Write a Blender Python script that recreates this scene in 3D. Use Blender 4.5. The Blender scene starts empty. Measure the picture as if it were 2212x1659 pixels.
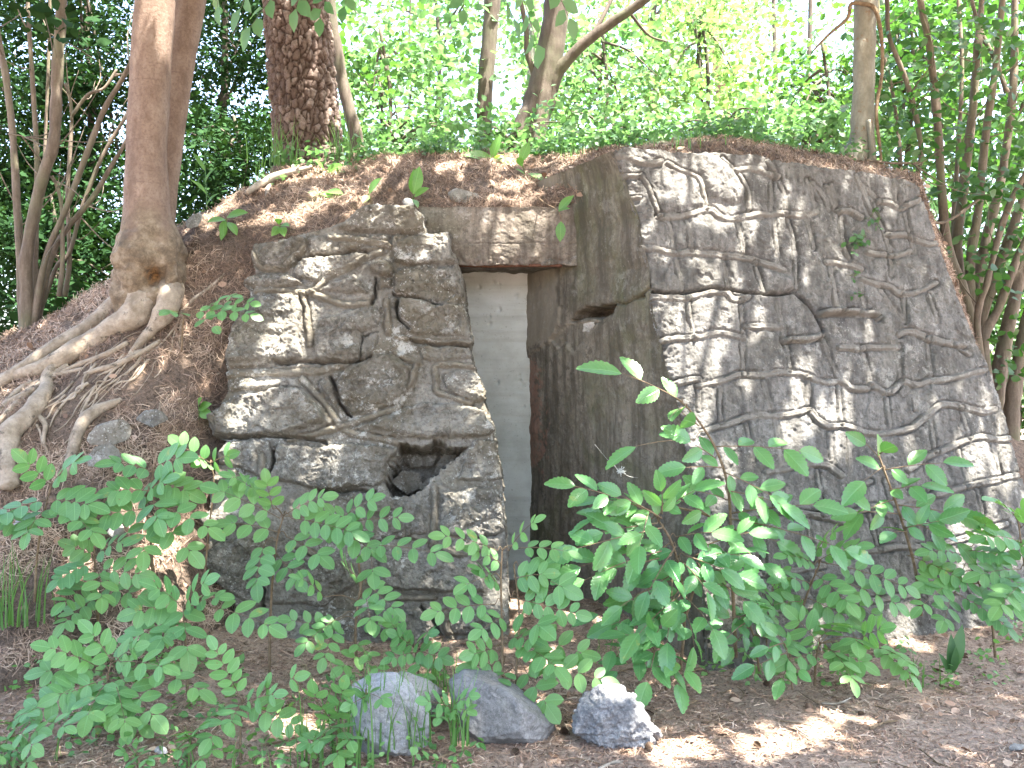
import bpy, bmesh, math, random
import numpy as np
from mathutils import Vector

# ------------------------------------------------------------------ camera, world, sun, exposure
scene = bpy.context.scene
CAM_Z = 1.5
FPX = 2160.0                       # focal length in pixels of a 2212 x 1659 view
cam_data = bpy.data.cameras.new("camera")
cam_data.sensor_width = 36.0
cam_data.lens = 36.0 * FPX / 2212.0
cam_data.clip_start = 0.05
cam_data.clip_end = 2000.0
cam = bpy.data.objects.new("camera", cam_data)
scene.collection.objects.link(cam)
cam.location = (0, 0, CAM_Z)
cam.rotation_euler = (math.radians(90), 0, 0)
scene.camera = cam

SUN = np.array([0.30, -0.22, 0.90]); SUN = SUN / np.linalg.norm(SUN)
world = bpy.data.worlds.new("World")
scene.world = world
world.use_nodes = True
wn = world.node_tree
bg = wn.nodes["Background"]
sky = wn.nodes.new("ShaderNodeTexSky")
sky.sky_type = 'NISHITA'
sky.sun_disc = False
sky.sun_elevation = math.asin(SUN[2])
sky.sun_rotation = math.atan2(SUN[0], SUN[1])
sky.air_density = 1.0
sky.dust_density = 4.0
wn.links.new(sky.outputs[0], bg.inputs[0])
bg.inputs[1].default_value = 0.15
sun_data = bpy.data.lights.new("sun", 'SUN')
sun_data.energy = 5.0
sun_data.angle = math.radians(0.5)
sun_data.color = (1.0, 0.95, 0.86)
sun_ob = bpy.data.objects.new("sun", sun_data)
scene.collection.objects.link(sun_ob)
sun_ob.rotation_euler = Vector(SUN).to_track_quat('Z', 'Y').to_euler()
sun_ob.location = (3, -3, 12)
scene.view_settings.view_transform = 'Standard'
scene.view_settings.look = 'None'
scene.view_settings.gamma = 1.0
scene.view_settings.exposure = 3.25
scene.cycles.max_bounces = 8
scene.cycles.diffuse_bounces = 4
scene.cycles.transmission_bounces = 6
scene.cycles.use_denoising = True

rng = np.random.default_rng(7)
COL = scene.collection

# ------------------------------------------------------------------ helpers
def ray(px, py):
    return np.stack([(np.asarray(px, float) - 1106.0) / FPX, np.ones_like(np.asarray(px, float)),
                     (829.5 - np.asarray(py, float)) / FPX], -1)

def P(px, py, Y):
    return np.array([(px - 1106.0) / FPX * Y, Y, CAM_Z + (829.5 - py) / FPX * Y])

def proj(p):
    return 1106.0 + p[..., 0] / p[..., 1] * FPX, 829.5 - (p[..., 2] - CAM_Z) / p[..., 1] * FPX

def unit(v):
    return v / np.maximum(np.linalg.norm(v, axis=-1, keepdims=True), 1e-9)

def _h(i, j, k, s):
    n = (i * 374761393 + j * 668265263 + k * 2147483647 % 1274126177 + k * 1274126177 + s * 974634777) & 0xffffffff
    n = ((n ^ (n >> 13)) * 1274126177) & 0xffffffff
    return (n ^ (n >> 16)) & 0xffffffff

_G = unit(np.random.default_rng(3).normal(size=(256, 3)))

def pnoise(p, seed=0):
    pi = np.floor(p).astype(np.int64); f = p - pi
    w = f * f * f * (f * (f * 6 - 15) + 10)
    out = np.zeros(len(p))
    for a in (0, 1):
        for b in (0, 1):
            for c in (0, 1):
                g = _G[_h(pi[:, 0] + a, pi[:, 1] + b, pi[:, 2] + c, seed) & 255]
                d = (g * (f - np.array([a, b, c]))).sum(1)
                out += d * (w[:, 0] if a else 1 - w[:, 0]) * (w[:, 1] if b else 1 - w[:, 1]) * (w[:, 2] if c else 1 - w[:, 2])
    return out * 1.5

def fbm(p, octaves=4, seed=0, ridged=False):
    out = np.zeros(len(p)); a = 1.0; q = np.array(p, float)
    for o in range(octaves):
        n = pnoise(q, seed + o * 17)
        out += a * ((0.5 - np.abs(n)) if ridged else n)
        q = q * 2.03 + 7.1; a *= 0.5
    return out

def worley(p, seed=0):
    pi = np.floor(p).astype(np.int64)
    f1 = np.full(len(p), 9.0); f2 = np.full(len(p), 9.0); cid = np.zeros(len(p))
    for a in (-1, 0, 1):
        for b in (-1, 0, 1):
            for c in (-1, 0, 1):
                h = _h(pi[:, 0] + a, pi[:, 1] + b, pi[:, 2] + c, seed)
                q = np.stack([(h & 1023) / 1023., ((h >> 10) & 1023) / 1023., ((h >> 20) & 1023) / 1023.], 1)
                d = np.linalg.norm(pi + np.array([a, b, c]) + q - p, axis=1)
                m = d < f1
                f2 = np.where(m, f1, np.minimum(f2, d)); cid = np.where(m, (h & 255) / 255., cid); f1 = np.where(m, d, f1)
    return f1, f2, cid

def link(o, parent=None):
    COL.objects.link(o)
    if parent is not None: o.parent = parent
    return o

def make_obj(name, V, F, mat, parent=None, smooth=True, attr=None, attr_name="leaf"):
    """V (n,3); F list of integer arrays (m,k); attr (n,3) stored as a point vector attribute"""
    me = bpy.data.meshes.new(name)
    V = np.asarray(V, np.float32)
    if parent is not None:
        V = V - np.array(parent.location, np.float32)
    F = [np.asarray(f, np.int32) for f in F if len(f)]
    loops = np.concatenate([f.ravel() for f in F])
    sizes = np.concatenate([np.full(len(f), f.shape[1], np.int32) for f in F])
    starts = np.concatenate([[0], np.cumsum(sizes)[:-1]]).astype(np.int32)
    me.vertices.add(len(V)); me.vertices.foreach_set("co", V.ravel())
    me.loops.add(len(loops)); me.loops.foreach_set("vertex_index", loops)
    me.polygons.add(len(sizes)); me.polygons.foreach_set("loop_start", starts)
    me.polygons.foreach_set("loop_total", sizes)
    if attr is not None:
        a = me.attributes.new(attr_name, 'FLOAT_VECTOR', 'POINT')
        a.data.foreach_set("vector", np.asarray(attr, np.float32).ravel())
    me.update(calc_edges=True)
    me.validate()
    me.polygons.foreach_set("use_smooth", np.full(len(me.polygons), bool(smooth)))
    if mat is not None: me.materials.append(mat)
    return link(bpy.data.objects.new(name, me), parent)

def tag(o, label, cat, group=None):
    o['label'] = label; o['category'] = cat
    if group: o['group'] = group
    return o

def thing(name, label, cat, loc, group=None):
    o = bpy.data.objects.new(name, None)
    o.location = [float(c) for c in loc]; o.empty_display_size = 0.1
    link(o)
    return tag(o, label, cat, group)

class MB:
    def __init__(s): s.V = []; s.F = {}; s.A = []; s.n = 0
    def add(s, V, F, A=None):
        V = np.asarray(V, float)
        for f in (F if isinstance(F, list) else [F]):
            f = np.asarray(f)
            if len(f): s.F.setdefault(f.shape[1], []).append(f + s.n)
        s.V.append(V); s.A.append(np.zeros((len(V), 3)) if A is None else A); s.n += len(V)
    def build(s, name, mat, parent=None, smooth=True):
        if not s.n: return None
        return make_obj(name, np.concatenate(s.V), [np.concatenate(f) for f in s.F.values()], mat, parent, smooth, np.concatenate(s.A))

def catmull(pts, per=6):
    pts = np.asarray(pts, float)
    if len(pts) < 3:
        t = np.linspace(0, 1, per + 1)[:, None]
        return pts[0] * (1 - t) + pts[-1] * t
    q = np.vstack([2 * pts[0] - pts[1], pts, 2 * pts[-1] - pts[-2]])
    out = []
    for i in range(1, len(q) - 2):
        t = np.linspace(0, 1, per, endpoint=False)[:, None]
        a, b, c, d = q[i - 1], q[i], q[i + 1], q[i + 2]
        out.append(0.5 * (2 * b + (c - a) * t + (2 * a - 5 * b + 4 * c - d) * t ** 2 + (3 * b - a - 3 * c + d) * t ** 3))
    out.append(q[-2][None])
    return np.vstack(out)

def tube(pts, radii, k=8, wob=0.0, wscale=6.0, seed=0, cap=True):
    pts = np.asarray(pts, float); n = len(pts)
    r = np.asarray(radii, float) * np.ones(n)
    T = unit(np.gradient(pts, axis=0))
    ref = np.array([0, 1.0, 0]) if abs(T[0, 1]) < 0.9 else np.array([1.0, 0, 0])
    u = unit(np.cross(T[0], ref)); U = [u]
    for i in range(1, n):
        u = u - T[i] * (u @ T[i]); u = u / np.linalg.norm(u); U.append(u)
    U = np.array(U); W = np.cross(T, U)
    ang = np.arange(k) / k * 2 * np.pi
    ring = U[:, None] * np.cos(ang)[None, :, None] + W[:, None] * np.sin(ang)[None, :, None]
    V = pts[:, None] + ring * r[:, None, None]
    if wob:
        d = fbm(V.reshape(-1, 3) * wscale, 3, seed).reshape(n, k)
        V = V + ring * (d * wob * r[:, None])[..., None]
    V = V.reshape(-1, 3)
    i = np.arange(n - 1)[:, None] * k; j = np.arange(k)[None]
    F = np.stack([i + j, i + (j + 1) % k, i + k + (j + 1) % k, i + k + j], -1).reshape(-1, 4)
    if cap:
        V = np.vstack([V, pts[0] - T[0] * r[0] * .3, pts[-1] + T[-1] * r[-1] * .5]); a = n * k
        jj = np.arange(k)
        c1 = np.stack([np.full(k, a), (jj + 1) % k, jj], 1)
        c2 = np.stack([np.full(k, a + 1), (n - 1) * k + jj, (n - 1) * k + (jj + 1) % k], 1)
        return V, [F, np.vstack([c1, c2])]
    return V, [F]

def interp_r(rad, n):
    rad = np.atleast_1d(np.asarray(rad, float))
    return np.interp(np.linspace(0, 1, n), np.linspace(0, 1, len(rad)), rad)

def limb(mb, pts, rad, k=8, per=6, wob=0.08, seed=0):
    c = catmull(pts, per)
    mb.add(*tube(c, interp_r(rad, len(c)), k, wob, 7.0, seed))
    return c

# ------------------------------------------------------------------ materials
def new_mat(name):
    m = bpy.data.materials.new(name); m.use_nodes = True
    nt = m.node_tree
    return m, nt, nt.nodes["Principled BSDF"], nt.nodes["Material Output"]

class NT:
    def __init__(s, nt): s.nt = nt
    def n(s, t, **kw):
        nd = s.nt.nodes.new(t)
        for k, v in kw.items(): setattr(nd, k, v)
        return nd
    def l(s, a, b): s.nt.links.new(a, b)
    def noise(s, vec, scale, detail=6, rough=0.6, dist=0.0):
        nd = s.n("ShaderNodeTexNoise"); nd.inputs["Scale"].default_value = scale
        nd.inputs["Detail"].default_value = detail; nd.inputs["Roughness"].default_value = rough
        nd.inputs["Distortion"].default_value = dist
        s.l(vec, nd.inputs["Vector"]); return nd.outputs["Fac"]
    def voro(s, vec, scale, feature='F1', rnd=1.0):
        nd = s.n("ShaderNodeTexVoronoi"); nd.feature = feature; nd.inputs["Scale"].default_value = scale
        nd.inputs["Randomness"].default_value = rnd
        s.l(vec, nd.inputs["Vector"]); return nd.outputs["Distance"]
    def ramp(s, fac, stops):
        nd = s.n("ShaderNodeValToRGB"); cr = nd.color_ramp
        while len(cr.elements) < len(stops): cr.elements.new(0.5)
        for e, (p, c) in zip(cr.elements, stops):
            e.position = p; e.color = (c, c, c, 1) if not hasattr(c, '__len__') else (*c, 1)
        s.l(fac, nd.inputs[0]); return nd.outputs[0]
    def mix(s, fac, a, b, mode='MIX'):
        nd = s.n("ShaderNodeMixRGB", blend_type=mode)
        for inp, v in ((nd.inputs[0], fac), (nd.inputs[1], a), (nd.inputs[2], b)):
            if hasattr(v, 'default_value') or hasattr(v, 'is_linked'): s.l(v, inp)
            elif hasattr(v, '__len__'): inp.default_value = (*v, 1)
            else: inp.default_value = v
        return nd.outputs[0]
    def math(s, op, a, b=0.0):
        nd = s.n("ShaderNodeMath", operation=op)
        for inp, v in ((nd.inputs[0], a), (nd.inputs[1], b)):
            if hasattr(v, 'is_linked'): s.l(v, inp)
            else: inp.default_value = v
        return nd.outputs[0]
    def coords(s, scale=(1, 1, 1), rot=(0, 0, 0)):
        tc = s.n("ShaderNodeTexCoord"); mp = s.n("ShaderNodeMapping")
        mp.inputs["Scale"].default_value = scale; mp.inputs["Rotation"].default_value = rot
        s.l(tc.outputs["Object"], mp.inputs["Vector"]); return mp.outputs[0]
    def bump(s, bsdf, height, strength=0.5, dist=0.01):
        nd = s.n("ShaderNodeBump"); nd.inputs["Strength"].default_value = strength
        nd.inputs["Distance"].default_value = dist
        s.l(height, nd.inputs["Height"]); s.l(nd.outputs[0], bsdf.inputs["Normal"])

def rock_material(name, dark, mid, light, lichen=(0.48, 0.47, 0.43), lich_amt=0.5, moss=(0.10, 0.10, 0.05), moss_amt=0.4,
                  scale=1.0, pale=None, rib=None, streak=False, bump=0.6, rough=0.92):
    m, nt, b, out = new_mat(name); g = NT(nt)
    v = g.coords()
    c = g.ramp(g.noise(v, 2.6 * scale, 8, 0.62), [(0.32, dark), (0.5, mid), (0.68, light)])
    c = g.mix(g.ramp(g.noise(v, 30 * scale, 8, 0.8), [(0.44, 0.0), (0.62, 0.75)]), c, light)
    c = g.mix(g.ramp(g.noise(v, 17 * scale, 8, 0.8, 0.5), [(0.52, 0.0), (0.62, 0.85)]), c, dark)
    c = g.mix(g.ramp(g.noise(v, 70 * scale, 6, 0.8), [(0.54, 0.0), (0.66, 0.7)]), c, [q * .6 for q in dark])
    c = g.mix(g.math('MULTIPLY', g.ramp(g.noise(v, 1.7 * scale, 5, 0.6, 0.6), [(0.47, 0.0), (0.62, 1.0)]), moss_amt), c, moss)
    if streak:
        vs = g.coords((9, 9, 0.8))
        c = g.mix(g.math('MULTIPLY', g.ramp(g.noise(vs, 1.6, 6, 0.65), [(0.42, 0.0), (0.60, 0.9)]), 0.85), c, [q * .8 for q in dark])
    a = g.n("ShaderNodeAttribute", attribute_name="leaf")
    if rib:
        sep = g.n("ShaderNodeSeparateXYZ"); g.l(a.outputs["Vector"], sep.inputs[0])
        c = g.mix(g.math('MULTIPLY', sep.outputs[0], 0.6), c, rib)
    if pale: c = g.mix(g.math('MULTIPLY', sep.outputs[1], 0.8), c, pale)
    spots = g.math('MULTIPLY', g.ramp(g.noise(v, 9 * scale, 8, 0.8), [(0.54, 0.0), (0.60, 1.0)]),
                   g.ramp(g.noise(v, 1.7 * scale, 4, 0.6), [(0.44, 0.0), (0.56, 1.0)]))
    c = g.mix(g.math('MULTIPLY', spots, lich_amt), c, lichen)
    dots = g.math('MULTIPLY', g.ramp(g.voro(v, 42 * scale), [(0.10, 1.0), (0.22, 0.0)]),
                  g.ramp(g.noise(v, 3.4 * scale, 4, 0.6), [(0.5, 0.0), (0.58, 1.0)]))
    c = g.mix(g.math('MULTIPLY', dots, lich_amt), c, lichen)
    g.l(c, b.inputs["Base Color"])
    b.inputs["Roughness"].default_value = rough
    b.inputs["Specular IOR Level"].default_value = 0.25
    h = g.math('ADD', g.noise(v, 60 * scale, 8, 0.75), g.math('MULTIPLY', g.noise(v, 14 * scale, 6, 0.7), 1.5))
    g.bump(b, h, bump, 0.02)
    return m

def bark_material(name, dark, mid, light, vscale=(8, 8, 1.5), s=1.0, blotch=None, bump=0.5, low=None, low_z=None, green=None):
    m, nt, b, out = new_mat(name); g = NT(nt)
    v = g.coords(vscale); w = g.coords()
    c = g.ramp(g.noise(v, 2.2 * s, 8, 0.65), [(0.3, dark), (0.5, mid), (0.72, light)])
    c = g.mix(g.ramp(g.noise(w, 55, 5, 0.7), [(0.35, 0.0), (0.75, 0.5)]), c, dark)
    if green: c = g.mix(g.ramp(g.noise(w, 3.0, 5, 0.6), [(0.48, 0.0), (0.65, 0.6)]), c, green)
    if blotch: c = g.mix(g.ramp(g.noise(w, 11, 8, 0.75), [(0.57, 0.0), (0.64, 0.85)]), c, blotch)
    g.l(c, b.inputs["Base Color"]); b.inputs["Roughness"].default_value = 0.85
    b.inputs["Specular IOR Level"].default_value = 0.25
    g.bump(b, g.math('ADD', g.noise(v, 6 * s, 8, 0.7), g.math('MULTIPLY', g.noise(w, 45, 5, 0.7), 0.5)), bump, 0.012)
    return m

def leaf_material(name, ca, cb, trans=0.38, tcol=None, rough=0.42, veins=True, spec=0.5, yellow=None):
    m, nt, b, out = new_mat(name); g = NT(nt)
    a = g.n("ShaderNodeAttribute", attribute_name="leaf")
    sep = g.n("ShaderNodeSeparateXYZ"); g.l(a.outputs["Vector"], sep.inputs[0])
    u, v, t = sep.outputs
    c = g.mix(t, ca, cb)
    w = g.coords()
    c = g.mix(g.ramp(g.noise(w, 30, 4, 0.6), [(0.4, 0.0), (0.7, 0.35)]), c, cb)
    if veins: c = g.mix(g.ramp(g.noise(w, 2.5, 3, 0.5), [(0.40, 0.0), (0.62, 0.5)]), c, [cb[0] * 1.35, cb[1] * 1.15, cb[2] * .8])
    if yellow: c = g.mix(g.ramp(g.noise(w, 9, 6, 0.7), [(0.63, 0.0), (0.72, 0.7)]), c, yellow)
    if veins: c = g.mix(g.ramp(g.noise(w, 70, 3, 0.6), [(0.70, 0.0), (0.73, 0.8)]), c, (0.16, 0.09, 0.03))
    if veins:
        av = g.math('ABSOLUTE', v)
        ph = g.math('SUBTRACT', g.math('MULTIPLY', u, 52.0), g.math('MULTIPLY', av, 11.0))
        wv = g.math('POWER', g.math('ABSOLUTE', g.math('SINE', ph)), 6.0)
        inv = g.math('SUBTRACT', 1.0, wv)
        mid = g.ramp(av, [(0.03, 1.0), (0.09, 0.0)])
        vein = g.math('MAXIMUM', g.math('MULTIPLY', g.math('POWER', g.math('SUBTRACT', 1.0, g.math('ABSOLUTE', g.math('SINE', g.math('MULTIPLY', ph, 0.5)))), 5.0), 0.55), mid)
        c = g.mix(g.math('MULTIPLY', vein, 0.22), c, [min(1, x * 1.8 + 0.03) for x in cb])
        g.bump(b, g.math('MULTIPLY', vein, -1.0), 0.35, 0.004)
    g.l(c, b.inputs["Base Color"])
    b.inputs["Roughness"].default_value = rough
    b.inputs["Specular IOR Level"].default_value = spec
    tr = g.n("ShaderNodeBsdfTranslucent")
    g.l(g.mix(1.0, c, tcol or (1.5, 1.6, 0.6), 'MULTIPLY'), tr.inputs[0])
    mx = g.n("ShaderNodeMixShader"); mx.inputs[0].default_value = trans
    g.l(b.outputs[0], mx.inputs[1]); g.l(tr.outputs[0], mx.inputs[2]); g.l(mx.outputs[0], out.inputs[0])
    return m

def needle_material(name, ca, cb, cc):
    m, nt, b, out = new_mat(name); g = NT(nt)
    a = g.n("ShaderNodeAttribute", attribute_name="leaf")
    sep = g.n("ShaderNodeSeparateXYZ"); g.l(a.outputs["Vector"], sep.inputs[0])
    g.l(g.ramp(sep.outputs[2], [(0.0, ca), (0.55, cb), (1.0, cc)]), b.inputs["Base Color"])
    b.inputs["Roughness"].default_value = 0.8; b.inputs["Specular IOR Level"].default_value = 0.2
    return m

def soil_material(name, cols, grit=1.0, gravel=None, edge=None, bump=0.8):
    m, nt, b, out = new_mat(name); g = NT(nt)
    w = g.coords()
    c = g.ramp(g.noise(w, 1.6, 8, 0.7), [(0.34, cols[0]), (0.5, cols[1]), (0.66, cols[2])])
    c = g.mix(g.ramp(g.noise(g.coords((60, 60, 30)), 1.0, 6, 0.8, 1.2), [(0.38, 0.0), (0.66, 0.9)]), c, cols[2])
    c = g.mix(g.ramp(g.noise(g.coords((28, 95, 40), (0, 0, 0.7)), 1.0, 5, 0.8, 0.8), [(0.5, 0.0), (0.68, 0.9)]), c, cols[3])
    c = g.mix(g.ramp(g.noise(g.coords((90, 30, 40), (0, 0, 0.4)), 1.0, 5, 0.8, 0.8), [(0.52, 0.0), (0.7, 0.9)]), c, cols[0])
    c = g.mix(g.ramp(g.noise(w, 34, 8, 0.85), [(0.50, 0.0), (0.60, 0.8)]), c, [q * .55 for q in cols[0]])
    c = g.mix(g.ramp(g.noise(w, 48, 8, 0.85, 0.6), [(0.52, 0.0), (0.62, 0.8)]), c, [q * 1.25 for q in cols[2]])
    if gravel:
        sp = g.n("ShaderNodeSeparateXYZ"); g.l(w, sp.inputs[0])
        e = g.math('SUBTRACT', g.math('MULTIPLY', sp.outputs[0], 0.8), g.math('MULTIPLY', sp.outputs[1], 0.75))
        e = g.math('ADD', e, g.math('MULTIPLY', g.noise(w, 2.2, 5, 0.6), 1.2))
        fac = g.ramp(g.math('MULTIPLY', g.math('ADD', e, 2.4), 0.4), [(0.42, 0.0), (0.72, 1.0)])
        gc = g.ramp(g.noise(w, 75, 6, 0.75), [(0.35, gravel[0]), (0.5, gravel[1]), (0.66, gravel[2])])
        c = g.mix(g.math('MULTIPLY', fac, g.ramp(g.noise(w, 12, 6, 0.8), [(0.35, 0.25), (0.6, 0.85)])), c, gc)
    g.l(c, b.inputs["Base Color"]); b.inputs["Roughness"].default_value = 0.95
    b.inputs["Specular IOR Level"].default_value = 0.15
    g.bump(b, g.math('ADD', g.noise(w, 70, 8, 0.8), g.noise(w, 12, 6, 0.7)), bump, 0.03)
    return m

M = {}
M['rock_left'] = rock_material("weathered_field_stone", (0.088, 0.079, 0.066), (0.178, 0.164, 0.139), (0.29, 0.275, 0.243),
                               lich_amt=0.85, moss=(0.115, 0.095, 0.06), moss_amt=0.6, rib=(0.18, 0.155, 0.115), bump=1.0)
M['rock_right'] = rock_material("grey_moulded_stone", (0.092, 0.087, 0.080), (0.162, 0.155, 0.144), (0.245, 0.237, 0.223),
                                lich_amt=0.4, moss=(0.12, 0.11, 0.08), moss_amt=0.35, rib=(0.205, 0.19, 0.165), streak=True, bump=0.9)
M['concrete_side'] = rock_material("stained_brown_concrete", (0.072, 0.062, 0.046), (0.14, 0.12, 0.092), (0.205, 0.182, 0.147), rib=(0.24, 0.125, 0.09), pale=(0.21, 0.185, 0.145),
                                   lich_amt=0.15, moss=(0.08, 0.085, 0.04), moss_amt=0.7, streak=True, bump=0.35, scale=0.8)
M['lintel'] = rock_material("cast_concrete_lintel", (0.09, 0.075, 0.06), (0.17, 0.14, 0.115), (0.25, 0.215, 0.18),
                            lich_amt=0.25, moss=(0.07, 0.07, 0.04), moss_amt=0.5, streak=True, bump=0.35)
M['boulder_grey'] = rock_material("blue_grey_boulder", (0.19, 0.19, 0.20), (0.32, 0.32, 0.338), (0.44, 0.44, 0.46), lich_amt=0.4, moss_amt=0.15, scale=2)
M['boulder_dark'] = rock_material("dark_slate_boulder", (0.10, 0.097, 0.094), (0.155, 0.15, 0.147), (0.26, 0.255, 0.25), lich_amt=0.1, moss_amt=0.2, scale=2, bump=0.3)
M['boulder_quartz'] = rock_material("streaked_quartz_boulder", (0.08, 0.08, 0.085), (0.18, 0.18, 0.187), (0.30, 0.30, 0.305), lichen=(0.42, 0.41, 0.40), lich_amt=0.85, moss_amt=0.05, scale=2.5)
M['boulder_pale'] = rock_material("pale_lichened_stone", (0.13, 0.125, 0.11), (0.24, 0.23, 0.21), (0.36, 0.35, 0.32), lich_amt=0.6, moss_amt=0.15, scale=2)
M['beech'] = bark_material("smooth_red_brown_bark", (0.13, 0.078, 0.05), (0.20, 0.125, 0.085), (0.27, 0.185, 0.13), (5, 5, 2.2), 1.0, bump=0.3)
def _beech():
    m, nt, b, out = new_mat("smooth_red_brown_bark_with_rough_foot"); g = NT(nt)
    v = g.coords((5, 5, 2.2)); w = g.coords()
    c = g.ramp(g.noise(v, 2.2, 8, 0.65), [(0.3, (0.115, 0.079, 0.06)), (0.5, (0.18, 0.13, 0.10)), (0.72, (0.245, 0.19, 0.152))])
    c = g.mix(g.ramp(g.noise(w, 60, 6, 0.75), [(0.45, 0.0), (0.66, 0.6)]), c, (0.10, 0.062, 0.045))
    c = g.mix(g.ramp(g.noise(g.coords((4, 4, 40)), 1.0, 5, 0.7), [(0.60, 0.0), (0.70, 0.5)]), c, (0.095, 0.06, 0.045))
    c2 = g.ramp(g.noise(w, 9, 8, 0.75), [(0.32, (0.05, 0.04, 0.03)), (0.48, (0.14, 0.105, 0.07)), (0.58, (0.22, 0.175, 0.125)), (0.72, (0.34, 0.29, 0.225))])
    a = g.n("ShaderNodeAttribute", attribute_name="leaf"); sep = g.n("ShaderNodeSeparateXYZ"); g.l(a.outputs["Vector"], sep.inputs[0])
    c = g.mix(sep.outputs[0], c, c2)
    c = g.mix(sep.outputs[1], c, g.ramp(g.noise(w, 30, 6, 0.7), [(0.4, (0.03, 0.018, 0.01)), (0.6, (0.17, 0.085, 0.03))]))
    g.l(c, b.inputs["Base Color"]); b.inputs["Roughness"].default_value = .85; b.inputs["Specular IOR Level"].default_value = .2
    g.bump(b, g.math('ADD', g.noise(v, 7, 8, 0.7), g.noise(w, 50, 6, 0.75)), 0.45, 0.015)
    return m
M['beech_trunk'] = _beech()
def _pine():
    m, nt, b, out = new_mat("plated_pine_bark"); g = NT(nt); w = g.coords()
    a = g.n("ShaderNodeAttribute", attribute_name="leaf"); sep = g.n("ShaderNodeSeparateXYZ"); g.l(a.outputs["Vector"], sep.inputs[0])
    c = g.ramp(sep.outputs[1], [(0.0, (0.09, 0.066, 0.054)), (0.5, (0.15, 0.115, 0.096)), (1.0, (0.22, 0.178, 0.152))])
    c = g.mix(g.ramp(g.noise(w, 45, 7, 0.8), [(0.42, 0.0), (0.62, 0.8)]), c, (0.09, 0.06, 0.048))
    c = g.mix(sep.outputs[0], (0.045, 0.028, 0.02), c)
    g.l(c, b.inputs["Base Color"]); b.inputs["Roughness"].default_value = .9; b.inputs["Specular IOR Level"].default_value = .2
    g.bump(b, g.noise(w, 60, 7, 0.8), 0.8, 0.015); return m
M['pine_trunk'] = _pine()
M['root'] = bark_material("pale_root_bark", (0.16, 0.125, 0.09), (0.30, 0.245, 0.185), (0.44, 0.375, 0.30), (3, 3, 3), 1.8, blotch=(0.05, 0.042, 0.034), bump=0.9)
M['pine'] = bark_material("scaly_pine_bark", (0.045, 0.03, 0.024), (0.10, 0.07, 0.055), (0.19, 0.145, 0.12), (6, 6, 3), 1.3, bump=0.8)
M['grey_bark'] = bark_material("grey_brown_bark", (0.045, 0.035, 0.027), (0.08, 0.064, 0.049), (0.125, 0.104, 0.082), (8, 8, 2), 1.0, green=(0.09, 0.10, 0.055))
M['ash_bark'] = bark_material("pale_grey_bark", (0.13, 0.125, 0.10), (0.21, 0.20, 0.16), (0.30, 0.29, 0.245), (6, 6, 3), 1.0, blotch=(0.16, 0.10, 0.06))
M['hazel'] = bark_material("brown_hazel_bark", (0.07, 0.054, 0.04), (0.13, 0.103, 0.077), (0.21, 0.172, 0.135), (9, 9, 2), 1.2, green=(0.12, 0.125, 0.07))
M['twig'] = bark_material("thin_twig_bark", (0.09, 0.06, 0.035), (0.17, 0.12, 0.075), (0.26, 0.2, 0.13), (9, 9, 9), 2.0)
M['green_stem'] = bark_material("green_stem", (0.07, 0.10, 0.035), (0.11, 0.14, 0.05), (0.16, 0.17, 0.07), (9, 9, 9), 2.0)
M['dead_wood'] = bark_material("bleached_dead_wood", (0.17, 0.14, 0.11), (0.30, 0.26, 0.21), (0.45, 0.41, 0.36), (3, 3, 14), 1.5)
M['lf_pinnate'] = leaf_material("pinnate_leaf", (0.068, 0.18, 0.066), (0.125, 0.27, 0.10), 0.35, rough=0.42, yellow=(0.35, 0.27, 0.05))
M['lf_elm'] = leaf_material("serrate_glossy_leaf", (0.055, 0.165, 0.06), (0.10, 0.25, 0.09), 0.32, rough=0.27, spec=0.6, yellow=(0.30, 0.30, 0.06))
M['lf_shoot'] = leaf_material("fresh_shoot_leaf", (0.07, 0.19, 0.05), (0.12, 0.26, 0.07), 0.4, rough=0.4)
M['lf_maple'] = leaf_material("bright_maple_leaf", (0.055, 0.14, 0.045), (0.11, 0.20, 0.085), 0.48, (1.3, 1.4, 0.9), 0.5, False)
M['lf_lime'] = leaf_material("yellow_green_leaf", (0.09, 0.17, 0.05), (0.15, 0.24, 0.09), 0.5, (1.3, 1.4, 0.9), 0.5, False)
M['lf_mid'] = leaf_material("mid_green_leaf", (0.035, 0.10, 0.033), (0.075, 0.16, 0.06), 0.42, (1.5, 1.6, 0.5), 0.5, False)
M['lf_deep'] = leaf_material("deep_green_leaf", (0.024, 0.075, 0.022), (0.05, 0.12, 0.038), 0.40, (1.4, 1.5, 0.6), 0.5, False)
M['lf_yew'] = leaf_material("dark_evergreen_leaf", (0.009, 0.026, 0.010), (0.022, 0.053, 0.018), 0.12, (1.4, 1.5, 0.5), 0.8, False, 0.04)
M['lf_pine'] = leaf_material("pine_needle_green", (0.05, 0.11, 0.06), (0.10, 0.17, 0.09), 0.35, (1.3, 1.4, 0.9), 0.5, False)
M['grass'] = leaf_material("grass_blade", (0.06, 0.15, 0.04), (0.12, 0.24, 0.07), 0.4, rough=0.5, veins=False)
M['needles'] = needle_material("fallen_needles", (0.09, 0.063, 0.047), (0.25, 0.172, 0.125), (0.50, 0.39, 0.30))
M['needles_grey'] = needle_material("old_fallen_needles", (0.13, 0.085, 0.06), (0.33, 0.21, 0.145), (0.58, 0.45, 0.35))
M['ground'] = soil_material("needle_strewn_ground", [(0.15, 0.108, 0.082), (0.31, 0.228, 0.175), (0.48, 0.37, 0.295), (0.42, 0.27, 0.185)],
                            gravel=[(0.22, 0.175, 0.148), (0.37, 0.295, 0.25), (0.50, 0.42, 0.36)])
M['mound'] = soil_material("needle_covered_earth", [(0.05, 0.038, 0.03), (0.10, 0.076, 0.059), (0.19, 0.142, 0.11), (0.24, 0.155, 0.105)])

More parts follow.
